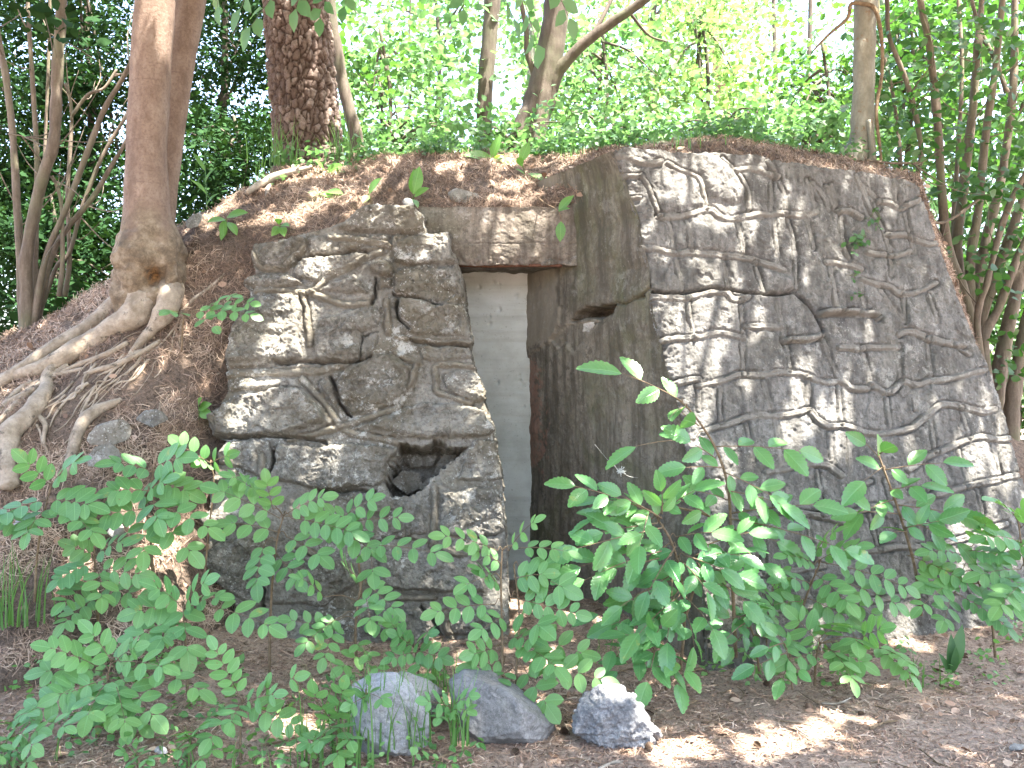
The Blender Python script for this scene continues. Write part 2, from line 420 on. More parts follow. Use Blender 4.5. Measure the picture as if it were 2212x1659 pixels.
# ------------------------------------------------------------------ ground and mound
def smooth01(x): x = np.clip(x, 0, 1); return x * x * (3 - 2 * x)

def ground_z(x, y):
    x = np.asarray(x, float); y = np.asarray(y, float)
    p = np.stack([x.ravel(), y.ravel(), np.zeros(x.size)], 1)
    n = (fbm(p * 0.9, 3, 5) * 0.03 + fbm(p * 4.5, 3, 6) * 0.012).reshape(x.shape)
    near = smooth01((30 - np.hypot(x, y)) / 20)
    left = smooth01((-0.6 - x) / 1.6) * smooth01((y - 4.0) / 1.2) * 0.12
    return n * near + 0.17 * smooth01((y - 4.9) / 1.3) * near + left

xs = np.concatenate([[-400, -150, -60, -30, -18, -12, -9], np.arange(-7, 7.01, 0.05), [9, 12, 18, 30, 60, 150, 400]])
ys = np.concatenate([[-400, -150, -60, -25, -10, -4, -1, 1], np.arange(2, 9.01, 0.05), [10, 12, 15, 20, 30, 60, 150, 400]])
GX, GY = np.meshgrid(xs, ys)
GV = np.stack([GX, GY, ground_z(GX, GY)], -1).reshape(-1, 3)
nx, ny = len(xs), len(ys)
ii = (np.arange(ny - 1)[:, None] * nx + np.arange(nx - 1)[None]).ravel()
ground = make_obj("ground", GV, [np.stack([ii, ii + 1, ii + nx + 1, ii + nx], 1)], M['ground'])
ground['kind'] = 'structure'

MOUND = [  # column px : (py, distance) from the foot to the crest
    (-300, [(1500, 4.6), (1330, 4.95), (1150, 5.15), (1000, 5.4), (880, 5.8), (810, 6.4), (770, 7.2)]),
    (-100, [(1480, 4.6), (1300, 4.95), (1150, 5.1), (1000, 5.35), (880, 5.65), (800, 6.2), (755, 6.9)]),
    (0, [(1480, 4.6), (1300, 4.95), (1150, 5.1), (1000, 5.3), (880, 5.6), (790, 6.1), (738, 6.8)]),
    (120, [(1450, 4.75), (1300, 5.0), (1150, 5.15), (1000, 5.35), (880, 5.6), (760, 6.0), (675, 6.6)]),
    (240, [(1440, 4.9), (1300, 5.1), (1150, 5.25), (1000, 5.45), (850, 5.7), (720, 6.0), (612, 6.5)]),
    (330, [(1430, 5.0), (1300, 5.15), (1150, 5.35), (1000, 5.55), (850, 5.75), (690, 6.0), (560, 6.4), (520, 6.7)]),
    (420, [(1420, 5.2), (1300, 5.35), (1150, 5.55), (1000, 5.72), (850, 5.87), (690, 6.05), (530, 6.35), (470, 6.75)]),
    (500, [(1410, 5.45), (1300, 5.6), (1150, 5.75), (1000, 5.9), (850, 6.02), (690, 6.15), (530, 6.3), (428, 6.9)]),
    (560, [(1400, 5.9), (1150, 6.1), (1000, 6.15), (850, 6.18), (690, 6.2), (530, 6.25), (450, 6.6), (392, 7.1)]),
    (640, [(1400, 6.1), (1150, 6.15), (1000, 6.2), (850, 6.2), (690, 6.22), (512, 6.25), (430, 6.7), (352, 7.3)]),
    (720, [(1400, 6.2), (1100, 6.22), (900, 6.22), (690, 6.24), (500, 6.25), (440, 6.55), (345, 7.3)]),
    (800, [(700, 6.25), (600, 6.25), (500, 6.25), (452, 6.28), (420, 6.5), (375, 6.9), (336, 7.4)]),
    (870, [(520, 6.3), (490, 6.3), (455, 6.3), (440, 6.33), (415, 6.5), (370, 6.95), (332, 7.4)]),
    (940, [(462, 6.35), (452, 6.34), (444, 6.34), (425, 6.42), (405, 6.6), (362, 7.0), (330, 7.4)]),
    (1020, [(462, 6.35), (452, 6.34), (444, 6.34), (425, 6.42), (400, 6.6), (355, 7.05), (327, 7.4)]),
    (1100, [(462, 6.35), (455, 6.34), (448, 6.34), (430, 6.42), (402, 6.6), (355, 7.1), (330, 7.4)]),
    (1180, [(462, 6.35), (455, 6.34), (448, 6.34), (430, 6.42), (402, 6.6), (358, 7.0), (333, 7.3)]),
    (1225, [(450, 6.3), (440, 6.3), (428, 6.3), (405, 6.35), (385, 6.5), (355, 6.9), (334, 7.2)]),
    (1270, [(425, 6.15), (400, 6.15), (385, 6.15), (370, 6.2), (358, 6.35), (345, 6.8), (333, 7.1)]),
    (1330, [(420, 5.95), (390, 5.95), (360, 5.95), (342, 5.98), (335, 6.2), (332, 6.6), (328, 7.0)]),
    (1420, [(420, 6.0), (390, 6.0), (360, 6.0), (338, 6.02), (330, 6.2), (326, 6.5), (322, 7.0)]),
    (1520, [(420, 6.05), (390, 6.05), (360, 6.05), (332, 6.08), (318, 6.25), (312, 6.5), (307, 6.9)]),
    (1600, [(420, 6.1), (390, 6.1), (365, 6.1), (338, 6.13), (325, 6.3), (316, 6.55), (308, 6.9)]),
    (1700, [(440, 6.2), (400, 6.2), (380, 6.2), (356, 6.22), (340, 6.4), (330, 6.65), (322, 7.0)]),
    (1800, [(460, 6.3), (420, 6.3), (395, 6.3), (371, 6.32), (358, 6.5), (348, 6.75), (342, 7.1)]),
    (1900, [(480, 6.38), (440, 6.38), (410, 6.38), (384, 6.4), (374, 6.55), (366, 6.8), (362, 7.2)]),
    (1985, [(520, 6.5), (480, 6.5), (440, 6.5), (402, 6.5), (396, 6.65), (392, 6.9), (392, 7.2)]),
    (2060, [(760, 6.6), (720, 6.6), (680, 6.65), (640, 6.7), (620, 6.9), (610, 7.1), (605, 7.4)]),
    (2160, [(1100, 6.6), (1060, 6.7), (1020, 6.75), (980, 6.8), (950, 7.0), (940, 7.2), (930, 7.6)]),
    (2400, [(1300, 6.6), (1260, 6.7), (1200, 6.8), (1150, 6.9), (1100, 7.1), (1090, 7.4), (1080, 7.8)]),
]
MU = np.linspace(0, 1, 72)
_cols = []
for _px, prof in MOUND:
    w = np.array([P(_px, a, b) for a, b in prof])
    d = np.concatenate([[0], np.cumsum(np.linalg.norm(np.diff(w, axis=0), axis=1))]); d /= d[-1]
    _cols.append(np.stack([np.interp(MU, d, w[:, k]) for k in range(3)], 1))
_cols = np.array(_cols)
_px0 = np.array([c[0] for c in MOUND], float)
MPX = np.linspace(-300, 2400, 330)
mound_grid = np.zeros((len(MU), len(MPX), 3))
for r in range(len(MU)):
    for k in range(3):
        mound_grid[r, :, k] = np.interp(MPX, _px0, _cols[:, r, k])
def smooth_grid(g, it):
    for _ in range(it):
        h = g.copy()
        h[1:-1] = 0.5 * g[1:-1] + 0.25 * (g[2:] + g[:-2]); g = h.copy()
        h[:, 1:-1] = 0.5 * g[:, 1:-1] + 0.25 * (g[:, 2:] + g[:, :-2]); g = h
    return g
mound_grid = smooth_grid(mound_grid, 2)
_flat = mound_grid.reshape(-1, 3)
mound_grid = (mound_grid.reshape(-1, 3) + np.stack([fbm(_flat * 3, 3, 1) * 0.01, fbm(_flat * 2.5, 4, 2) * 0.045, fbm(_flat * 4, 4, 3) * 0.035], 1)).reshape(mound_grid.shape)
back = []
crest = mound_grid[-1]
for dy, dz in ((0.4, -0.02), (1.0, -0.15), (2.0, -0.7), (3.5, -1.6), (5.0, -2.6), (6.5, -3.6)):
    q = crest.copy(); s = 1 + dy / crest[:, 1:2]
    q = q * np.array([1, 1, 0]) * s + np.array([0, 0, 1]) * crest
    q[:, 2] = np.maximum(q[:, 2] + dz, -0.15); back.append(q)
skirt = mound_grid[:1] + np.array([0, 0.12, -0.5]) * (MPX < 540)[None, :, None] + np.array([0, 0.05, 0.02]) * ((MPX >= 540) & (MPX < 2010))[None, :, None] + np.array([0, .1, -1.2]) * (MPX >= 2010)[None, :, None]
full = np.concatenate([skirt, mound_grid, np.array(back)], 0)
def _end(col, s):
    out = []
    for k in range(1, 25):
        t_ = k / 24; f = (1 - t_) ** 1.4 * (1 + .5 * t_); q = col.copy(); q[:, 0] += s * 3.6 * t_; q[:, 2] = q[:, 2] * f - .12 * t_
        q[:, 2] += fbm(q * 2.2, 3, 2) * .05 * (1 - t_); out.append(q[:, None])
    return out
full = np.concatenate(_end(full[:, 0], -1)[::-1] + [full] + _end(full[:, -1], 1), 1)
R_, C_ = full.shape[:2]
ii = (np.arange(R_ - 1)[:, None] * C_ + np.arange(C_ - 1)[None]).ravel()
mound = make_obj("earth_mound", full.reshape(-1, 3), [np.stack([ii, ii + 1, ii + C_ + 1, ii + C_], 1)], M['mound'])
mound['kind'] = 'structure'

_mpx, _mpy = proj(mound_grid)
def mound_at(px, py):
    """point of the mound's front slope seen at this column and height"""
    c = int(np.clip(round((px + 300) / 2700 * (len(MPX) - 1)), 0, len(MPX) - 1))
    col = mound_grid[:, c]; cpy = _mpy[:, c]
    Y = np.interp(-py, -cpy, col[:, 1])
    return P(px, py, Y)

# ------------------------------------------------------------------ bunker relief
def seg_dist(px, py, pts, pad):
    pts = np.asarray(pts, float); d = np.full(px.shape, 1e3)
    m = (px > pts[:, 0].min() - pad) & (px < pts[:, 0].max() + pad) & (py > pts[:, 1].min() - pad) & (py < pts[:, 1].max() + pad)
    x, y = px[m], py[m]; dm = np.full(x.shape, 1e3)
    for a, b in zip(pts[:-1], pts[1:]):
        e = b - a; L = max(e @ e, 1e-9)
        t = np.clip(((x - a[0]) * e[0] + (y - a[1]) * e[1]) / L, 0, 1)
        dm = np.minimum(dm, np.hypot(x - a[0] - t * e[0], y - a[1] - t * e[1]))
    d[m] = dm; return d

def inside(px, py, poly):
    poly = np.asarray(poly, float); r = np.zeros(px.shape, bool)
    a = poly; b = np.roll(poly, -1, 0)
    for (x0, y0), (x1, y1) in zip(a, b):
        c = ((y0 > py) != (y1 > py))
        r ^= c & (px < (x1 - x0) * (py - y0) / (y1 - y0 + 1e-9) + x0)
    return r

def T(kx, ox, oy):
    return lambda pts: [(ox + kx * x, oy + kx * y) for x, y in pts]
LW1 = T(.32, 412.9, 427.7); LW2 = T(.32, 412.9, 929.0); RW1 = T(.2667, 1253.5, 294.9); RW2 = T(.25, 1659, 294.9); T6 = T(1 / 3, 1475, 553)

left_stones = [(LW1(p), o) for p, o in [
    ([(985, 205), (1060, 150), (1170, 60), (1400, 60), (1510, 80), (1570, 130), (1580, 210), (1500, 245), (1350, 240), (1200, 225)], .07),
    ([(1350, 250), (1745, 230), (1760, 400), (1800, 440), (1500, 450), (1370, 430)], .04),
    ([(1370, 520), (1450, 470), (1790, 455), (1835, 640), (1790, 730), (1560, 700), (1365, 650)], .025),
    ([(1400, 680), (1600, 710), (1840, 720), (1890, 930), (1850, 940), (1480, 910), (1420, 820)], .035),
    ([(410, 300), (550, 280), (760, 250), (780, 330), (700, 430), (640, 470), (430, 470), (400, 360)], .03),
    ([(790, 240), (1340, 245), (1340, 330), (1180, 350), (900, 390), (790, 390), (800, 300)], .015),
    ([(690, 480), (760, 420), (900, 390), (1160, 350), (1180, 380), (1140, 440), (920, 520), (830, 560), (700, 530)], .03),
    ([(350, 550), (420, 500), (600, 480), (700, 540), (760, 580), (600, 600), (440, 605), (345, 585)], .03),
    ([(1200, 460), (1290, 410), (1365, 470), (1350, 520), (1270, 530), (1210, 490)], .06),
    ([(840, 630), (950, 560), (1120, 540), (1190, 640), (1000, 640)], .035),
    ([(1260, 545), (1350, 535), (1340, 600), (1260, 620)], .0),
    ([(420, 650), (720, 650), (740, 760), (720, 900), (740, 1080), (560, 1120), (250, 1140), (230, 1060), (300, 830), (390, 700)], .06),
    ([(870, 830), (1000, 780), (1180, 720), (1290, 730), (1280, 870), (1150, 910), (1130, 1090), (1040, 1110), (830, 1100), (820, 930)], .03),
    ([(1150, 920), (1260, 900), (1260, 1020), (1200, 1070), (1120, 1090)], .0),
    ([(1010, 1180), (1150, 1090), (1260, 1060), (1350, 1040), (1450, 1130), (1540, 1170), (1480, 1280), (1400, 1390), (1080, 1470), (980, 1370), (960, 1280)], .045),
    ([(1690, 1190), (1740, 1160), (1920, 1170), (1980, 1270), (1980, 1360), (1900, 1380), (1730, 1300), (1690, 1240)], .03),
    ([(1530, 990), (1880, 990), (1900, 1090), (1640, 1110), (1560, 1080)], .012),
    ([(110, 1480), (240, 1370), (430, 1330), (600, 1280), (740, 1300), (860, 1380), (960, 1500), (860, 1560), (700, 1610), (330, 1605), (150, 1580)], .09),
    ([(440, 1220), (740, 1220), (750, 1290), (600, 1275), (440, 1300), (250, 1310), (230, 1180)], .02),
    ([(1100, 1560), (1340, 1450), (1560, 1380), (1900, 1400), (1980, 1440), (2040, 1560), (1990, 1600), (1640, 1620), (1340, 1610)], .05),
    ([(850, 1230), (930, 1200), (980, 1350), (1060, 1470), (1020, 1500), (930, 1370)], .005),
]] + [(LW2(p), o) for p, o in [
    ([(150, 150), (260, 70), (540, 80), (550, 180), (510, 330), (430, 300), (320, 260), (180, 230)], .02),
    ([(560, 190), (600, 100), (820, 120), (1060, 80), (1280, 100), (1400, 120), (1330, 230), (1280, 370), (880, 400), (530, 340)], .065),
    ([(130, 330), (300, 270), (290, 350), (160, 360)], .07),
    ([(1850, 150), (1900, 60), (2060, 60), (2100, 330), (1860, 350), (1800, 330)], .03),
    ([(1680, 420), (2040, 370), (2090, 450), (2130, 680), (1960, 740), (1680, 700)], .02),
    ([(40, 870), (180, 760), (460, 690), (560, 860), (500, 1180), (420, 1190), (220, 1080)], .04),
    ([(570, 860), (900, 850), (1090, 890), (1100, 1040), (890, 1180), (560, 1170), (500, 1130)], .07),
    ([(1260, 840), (1640, 830), (1820, 930), (1960, 1000), (1980, 1100), (1700, 1090), (1380, 1080), (1240, 1000)], .04),
    ([(1330, 1220), (1560, 1220), (1650, 1330), (1640, 1440), (1520, 1470), (1330, 1400)], .03),
    ([(1700, 1280), (1860, 1220), (2150, 1200), (2150, 1330), (1960, 1380), (1720, 1390)], .03),
    ([(860, 480), (1000, 440), (1280, 440), (1560, 500), (1590, 700), (1200, 760), (900, 700), (800, 600)], .015),
    ([(320, 1350), (400, 1340), (600, 1500), (580, 1560), (440, 1500), (300, 1430)], .03),
    ([(-10, 560), (180, 590), (360, 630), (80, 655)], .06),
    ([(1690, 1500), (2000, 1440), (2100, 1600), (1900, 1660), (1700, 1620)], .02),
    ([(600, 1290), (860, 1200), (1240, 1220), (1300, 1440), (900, 1560), (640, 1480)], .02),
]]
left_ribs = [(LW1(p), r) for p, r in [
    ([(930, 265), (1150, 290), (1340, 320)], 6), ([(440, 625), (640, 620), (800, 635), (920, 530), (1050, 480), (1200, 380), (1280, 350)], 6.5),
    ([(800, 635), (900, 670), (1040, 710), (1200, 700)], 7), ([(755, 660), (780, 800), (800, 980)], 7),
    ([(240, 1185), (520, 1168), (760, 1170), (900, 1150), (1040, 1120)], 9), ([(750, 1220), (880, 1360), (960, 1470), (1040, 1560), (1180, 1600), (1420, 1650)], 8),
    ([(660, 1630), (860, 1580), (1040, 1530), (1200, 1470), (1400, 1410)], 7), ([(1380, 930), (1480, 950), (1640, 970), (1880, 970)], 6),
    ([(1370, 1040), (1450, 1080), (1540, 1110)], 6), ([(1930, 1140), (1780, 1125), (1660, 1130), (1650, 1180), (1660, 1300), (1740, 1330), (1890, 1380)], 6),
    ([(1320, 690), (1330, 900)], 7), ([(760, 330), (640, 470)], 6), ([(1520, 1120), (1480, 1290)], 6), ([(400, 350), (470, 460), (620, 480)], 5),
]] + [(LW2(p), r) for p, r in [
    ([(1500, 720), (1640, 760), (1760, 830), (1850, 830), (2030, 780)], 6), ([(1340, 1130), (1640, 1130)], 7),
    ([(1680, 1480), (1850, 1440), (2040, 1410)], 7), ([(700, 780), (830, 840)], 6), ([(1720, 1240), (1720, 1330), (1760, 1400)], 7),
    ([(1640, 380), (1640, 560), (1630, 780)], 7), ([(480, 180), (470, 320)], 7),
]]
left_cracks = [LW1([(940, 1200), (980, 1300), (1000, 1380), (1080, 1470)]), LW1([(1240, 540), (1240, 640), (1210, 700)]), LW2([(1560, 1200), (1640, 1280), (1660, 1340), (1700, 1410)]),
               LW1([(130, 1600), (330, 1612), (700, 1615), (900, 1650)]), LW2([(560, 150), (545, 230), (510, 340)]), LW1([(720, 410), (900, 390), (1170, 350)]),
               LW2([(860, 405), (1000, 410), (1240, 405)]), LW1([(570, 1110), (720, 1105), (860, 1100), (1040, 1110), (1220, 1060)]), LW1([(1370, 640), (1560, 700), (1700, 730)]),
               LW1([(1480, 880), (1400, 800), (1400, 680)]), LW2([(480, 1190), (500, 900)]), LW1([(1480, 950), (1640, 985), (1880, 988)])]
hole_left = LW2([(1290, 375), (1330, 250), (1385, 205), (1420, 85), (1650, 78), (1850, 92), (1770, 190), (1640, 330), (1580, 410), (1440, 435), (1300, 425)])

right_ribs = [(f(p), r) for f, r, L in [(RW1, 6.5, [
    [(630, 650), (750, 650), (900, 630), (1040, 590), (1120, 650), (1200, 680), (1300, 660), (1420, 635), (1540, 640), (1660, 625), (1780, 640), (1900, 620)],
    [(460, 890), (600, 915), (780, 945), (900, 940), (1100, 960), (1300, 980), (1480, 1030), (1640, 1090)],
    [(560, 1290), (700, 1310), (860, 1310), (1000, 1280), (1160, 1260), (1240, 1325), (1350, 1310)],
    [(620, 1660), (760, 1640), (900, 1635), (1060, 1600), (1180, 1605), (1310, 1635)], [(1340, 1540), (1480, 1540), (1610, 1550)],
    [(1640, 1650), (1760, 1650), (1900, 1630)], [(1930, 1430), (2080, 1430), (2200, 1420)], [(1250, 280), (1380, 265), (1500, 300), (1590, 330)],
    [(300, 160), (420, 190), (560, 220), (650, 210)]]),
    (RW1, 4.5, [[(330, 490), (480, 495)], [(340, 320), (470, 320)], [(490, 310), (560, 440), (640, 640)], [(700, 220), (820, 280), (960, 340), (1000, 480), (1020, 580)],
    [(1150, 190), (1250, 280), (1340, 420), (1360, 600)], [(860, 1310), (880, 1500), (910, 1650)]]),
    (RW2, 5.5, [[(600, 650), (700, 655), (800, 700)], [(500, 1080), (640, 1105), (800, 1150)], [(790, 1230), (920, 1280), (1040, 1300), (1130, 1360), (1260, 1350), (1350, 1310), (1450, 1270)],
    [(850, 1000), (980, 1030), (1090, 1030), (1220, 1000)], [(1040, 850), (1180, 860), (1300, 900), (1400, 930), (1480, 910)], [(950, 570), (1060, 580), (1140, 620), (1300, 540)],
    [(440, 1530), (600, 1520), (760, 1520), (900, 1530), (960, 1570)]]),
    (T6, 6.5, [[(-60, 830), (90, 800)], [(90, 850), (250, 810), (380, 765), (500, 775), (660, 755), (800, 790), (860, 820), (1020, 820), (1080, 860), (1190, 860)],
    [(1200, 830), (1320, 890), (1410, 820), (1500, 835), (1600, 810), (1720, 800), (1840, 765), (1960, 750)], [(120, 1140), (280, 1090), (450, 1040), (560, 1030), (640, 1040), (790, 1000)],
    [(810, 1000), (870, 1070), (940, 1110), (1040, 1105), (1200, 1155), (1340, 1150), (1480, 1110), (1580, 1030), (1680, 965), (1800, 975), (1960, 1010), (2040, 1000)],
    [(540, 1400), (680, 1380), (740, 1350), (920, 1360), (960, 1380), (1020, 1430)], [(1450, 1390), (1600, 1290), (1740, 1240), (1860, 1190), (1960, 1170), (2080, 1195), (2180, 1180)],
    [(1070, 1500), (1200, 1470)], [(660, 545), (780, 550), (880, 525)], [(890, 375), (1100, 370), (1250, 380)], [(1000, 600), (1180, 600), (1390, 590)],
    [(1400, 510), (1480, 490), (1640, 550), (1820, 580)], [(1100, 1660), (1300, 1610), (1600, 1560), (1900, 1480), (2200, 1430)], [(60, 1490), (220, 1460)],
    [(300, 1700), (600, 1660), (900, 1690), (1100, 1760)], [(1000, 1960), (1300, 1900), (1700, 1860), (2100, 1740)], [(150, 2000), (500, 2060), (900, 2010)], [(500, 2300), (1000, 2260), (1500, 2200)]])]
    for p in L]
right_verts = [f(p) for f, L in [(RW1, [
    [(640, 640), (720, 720), (760, 940), (820, 1250)], [(860, 680), (900, 920)], [(1260, 690), (1320, 960)], [(1160, 990), (1190, 1230)], [(1550, 670), (1600, 960)],
    [(1420, 1030), (1480, 1270)], [(1520, 200), (1590, 320), (1650, 480), (1660, 620)], [(1300, 1340), (1320, 1640)], [(1580, 1340), (1640, 1650)], [(1830, 360), (1900, 560)],
    [(1990, 400), (2060, 600)], [(1680, 680), (1740, 900), (1740, 1240)], [(1830, 660), (1900, 900)], [(2020, 1050), (2080, 1420)], [(1540, 350), (1530, 600)]]),
    (RW2, [[(380, 400), (480, 520), (520, 640)], [(540, 420), (580, 600)], [(760, 340), (860, 600), (980, 780), (1040, 980), (1060, 1200)], [(800, 420), (930, 540), (960, 640)],
    [(620, 700), (640, 900), (700, 1050)], [(1180, 620), (1220, 840), (1260, 1000)], [(540, 1180), (590, 1500)], [(790, 1280), (830, 1500)], [(960, 1320), (1060, 1480), (1170, 1600)],
    [(1390, 1370), (1460, 1600)], [(1170, 1380), (1180, 1600)], [(1080, 370), (1110, 600)]]),
    (T6, [[(380, 550), (400, 770)], [(640, 460), (690, 740)], [(890, 530), (920, 640), (990, 780)], [(520, 820), (570, 1000)], [(90, 860), (100, 1000)], [(240, 860), (240, 1080)],
    [(1000, 850), (1020, 1090)], [(1150, 600), (1200, 830)], [(1400, 600), (1400, 800)], [(1590, 530), (1610, 780)], [(1760, 570), (1860, 640)], [(1310, 880), (1330, 1110)],
    [(1480, 860), (1500, 1000)], [(1590, 1050), (1630, 1270)], [(800, 800), (800, 980)], [(940, 1150), (960, 1330)], [(1070, 1170), (1070, 1480)], [(1280, 1190), (1300, 1400)],
    [(1800, 980), (1860, 1180)], [(600, 1080), (640, 1350)], [(420, 1100), (460, 1330)], [(300, 1500), (330, 1680)], [(560, 1440), (600, 1660)], [(860, 1400), (900, 1680)], [(1300, 1450), (1340, 1600)],
    [(1560, 1340), (1600, 1560)], [(1780, 1260), (1840, 1500)], [(2020, 1220), (2080, 1450)], [(500, 1680), (520, 2050)], [(800, 1700), (830, 2000)], [(1200, 1680), (1260, 1900)], [(1500, 1620), (1560, 1870)], [(1900, 1500), (1960, 1780)]])] for p in L]
right_cracks = [RW1([(560, 1240), (640, 1262), (820, 1265), (960, 1245), (1080, 1235), (1200, 1247), (1480, 1285), (1720, 1272), (1830, 1370), (1900, 1450), (1960, 1580)])]
right_bumps = [(RW1(p), o) for p, o in [([(1460, 1090), (1640, 1110), (1720, 1160), (1730, 1250), (1500, 1265)], .055),
    ([(920, 160), (1000, 130), (1110, 180), (1240, 280), (1330, 430), (1310, 520), (1240, 560), (1030, 500), (990, 380), (940, 260)], .07),
    ([(640, 420), (800, 300), (960, 380), (990, 560), (700, 610), (640, 560)], .03), ([(1310, 680), (1520, 700), (1590, 960), (1340, 960)], .03),
    ([(780, 700), (1240, 700), (1280, 920), (900, 920)], .025), ([(810, 990), (1150, 1000), (1180, 1220), (830, 1240)], .025), ([(900, 1340), (1280, 1340), (1290, 1600), (920, 1600)], .03)]]

class Plane:
    def __init__(s, a, b, c):
        s.o = np.array(a); n = np.cross(np.array(b) - s.o, np.array(c) - s.o); n = n / np.linalg.norm(n)
        s.n = n if n[1] < 0 else -n
    def at(s, px, py):
        d = ray(px, py); o = s.o - np.array([0, 0, CAM_Z])
        t = (o @ s.n) / (d @ s.n)
        return d * t[..., None] + np.array([0, 0, CAM_Z])
    def pt(s, px, py): return s.at(np.array([px]), np.array([py]))[0]

PL = Plane(P(560, 1440, 5.45), P(1100, 1440, 5.55), P(760, 500, 6.02))
PR = Plane(P(1530, 1420, 5.2), P(1320, 328, 5.75), P(1985, 392, 6.4))

def shell(px, py, mask, base, h, n, back, attr, name, mat, parent):
    """front relief h along n over a pixel grid, trimmed to mask, with real thickness behind"""
    Rr, Cc = px.shape
    ok = mask[:-1, :-1] & mask[1:, :-1] & mask[:-1, 1:] & mask[1:, 1:]
    idx = np.arange(Rr * Cc).reshape(Rr, Cc)
    Q = np.stack([idx[:-1, :-1], idx[1:, :-1], idx[1:, 1:], idx[:-1, 1:]], -1)[ok]
    V = base + n * h[..., None]; V = V.reshape(-1, 3)
    used = np.unique(Q); remap = np.full(Rr * Cc, -1); remap[used] = np.arange(len(used))
    Q = remap[Q]; V = V[used]; A = attr.reshape(-1, 3)[used]
    E = np.concatenate([Q[:, [0, 1]], Q[:, [1, 2]], Q[:, [2, 3]], Q[:, [3, 0]]])
    key = np.sort(E, 1); _, first, cnt = np.unique(key[:, 0] * (len(V) + 1) + key[:, 1], return_index=True, return_counts=True)
    B = E[first[cnt == 1]]
    bv = np.unique(B); m2 = np.full(len(V), -1); layers = []; base_n = len(V); nb = len(bv); m2[bv] = np.arange(nb)
    allV = [V]; allA = [A]; allF = [Q]; prev = bv; 
    for k, f in enumerate((0.12, 0.4, 1.0)):
        p = V[bv]
        nv = p + back * f
        nv = nv + 0.02 * np.stack([fbm(nv * 14, 3, 90 + k), fbm(nv * 14, 3, 95 + k), fbm(nv * 14, 3, 99 + k)], 1) * (f < 1)
        cur = base_n + k * nb + np.arange(nb)
        allV.append(nv); allA.append(A[bv] * 0)
        allF.append(np.stack([prev[m2[B[:, 1]]], prev[m2[B[:, 0]]], cur[m2[B[:, 0]]], cur[m2[B[:, 1]]]], 1))
        prev = cur
    return make_obj(name, np.concatenate(allV), allF, mat, parent, True, np.concatenate(allA))

def rib_profile(d, r): return np.sqrt(np.clip(1 - (d / r) ** 2, 0, 1))

bunker = thing("bunker", "old rough-stone bunker with a walled-up doorway, built into an earth mound", "bunker", (0.3, 6.0, 0.0))

# stone facing beside the doorway
outline_left = [(544, 524), (600, 513), (660, 503), (700, 489), (728, 480), (760, 462), (790, 446), (865, 445), (896, 453), (915, 468), (921, 500), (945, 503), (971, 500), (977, 540), (990, 568), (1000, 600), (1003, 632),
                (1010, 680), (1018, 725), (1015, 750), (1024, 790), (1034, 815), (1046, 840), (1047, 870), (1058, 900), (1067, 928), (1062, 948), (1072, 952), (1080, 1000), (1085, 1035), (1090, 1090), (1095, 1147), (1099, 1250), (1102, 1500),
                (480, 1500), (505, 1400), (500, 1345), (510, 1313), (483, 1275), (426, 1207), (413, 1121), (450, 1100), (454, 1035), (470, 1000), (470, 977), (490, 955), (454, 938), (448, 901), (475, 872), (490, 844), (488, 805), (484, 767), (509, 693), (534, 652), (540, 630), (523, 613), (525, 600), (548, 585), (540, 550)]
gx = np.arange(400, 1116, 1.7); gy = np.arange(436, 1500, 1.7)
px, py = np.meshgrid(gx, gy)
base = PL.at(px, py); fl = base.reshape(-1, 3)
n1 = fbm(fl * 2.2, 4, 11).reshape(px.shape); n2 = fbm(fl * 9, 4, 12).reshape(px.shape); n3 = fbm(fl * 38, 3, 13).reshape(px.shape)
rg = fbm(fl * np.array([5, 5, 9]), 4, 14, True).reshape(px.shape)
_f1, _f2, fcid = worley((fl + 0.05 * np.stack([n2.ravel()] * 3, 1)) * np.array([6, 6, 9]), 17)
facet = ((fcid - .5) * smooth01((_f2 - _f1) / .08)).reshape(px.shape)
_f1, _f2, fcid = worley((fl + 0.03 * np.stack([n3.ravel()] * 3, 1)) * np.array([17, 17, 26]), 18)
facet2 = ((fcid - .5) * smooth01((_f2 - _f1) / .12)).reshape(px.shape)
wx = px + 5 * n2 + 1.5 * n3; wy = py + 5 * np.roll(n2, 37, 1) + 1.5 * n3
h = -0.022 + 0.010 * n2; h = h.copy()
for k, (poly, off) in enumerate(left_stones):
    xs_, ys_ = np.array(poly)[:, 0], np.array(poly)[:, 1]
    m = inside(wx, wy, poly); d = seg_dist(wx, wy, list(poly) + [poly[0]], 40)
    cx, cy = xs_.mean(), ys_.mean(); w_, h_ = np.ptp(xs_) + 1, np.ptp(ys_) + 1
    r_ = np.random.default_rng(k); ta, tb = r_.uniform(-.03, .03), r_.uniform(-.045, .02)
    hs = off * .7 - 0.048 * np.exp(-d / 2.4) + .7 * ta * (px - cx) / w_ * 2 + .6 * tb * (py - cy) / h_ * 2 + 0.008 * rg + 0.009 * n2 + 0.032 * facet + 0.011 * facet2
    h = np.where(m, hs, h)
rib = np.zeros(px.shape)
for pts, r in left_ribs:
    pts = catmull(pts, 5); d = seg_dist(px + 1.5 * n2 * 2, py + 1.5 * n2 * 2, pts, 40)
    band = smooth01((r * 3.2 - d) / (r * 1.6))
    h = h * (1 - band) + band * np.clip(h, -0.02, 0.012)
    h = h + 0.023 * rib_profile(d, r * (1 + .3 * n2)) - 0.010 * np.exp(-((d - r * 1.15) / 1.8) ** 2)
    rib = np.maximum(rib, smooth01((r * 2.0 - d) / r))
for c in left_cracks:
    d = seg_dist(wx, wy, c, 30); h = h - 0.08 * np.exp(-(d / 3.0) ** 2)
pit = np.clip(fbm(fl * 24, 4, 15).reshape(px.shape) - .25, 0, 1)
h = h + 0.016 * n1 + 0.004 * n3 + 0.006 * facet2 - 0.014 * pit
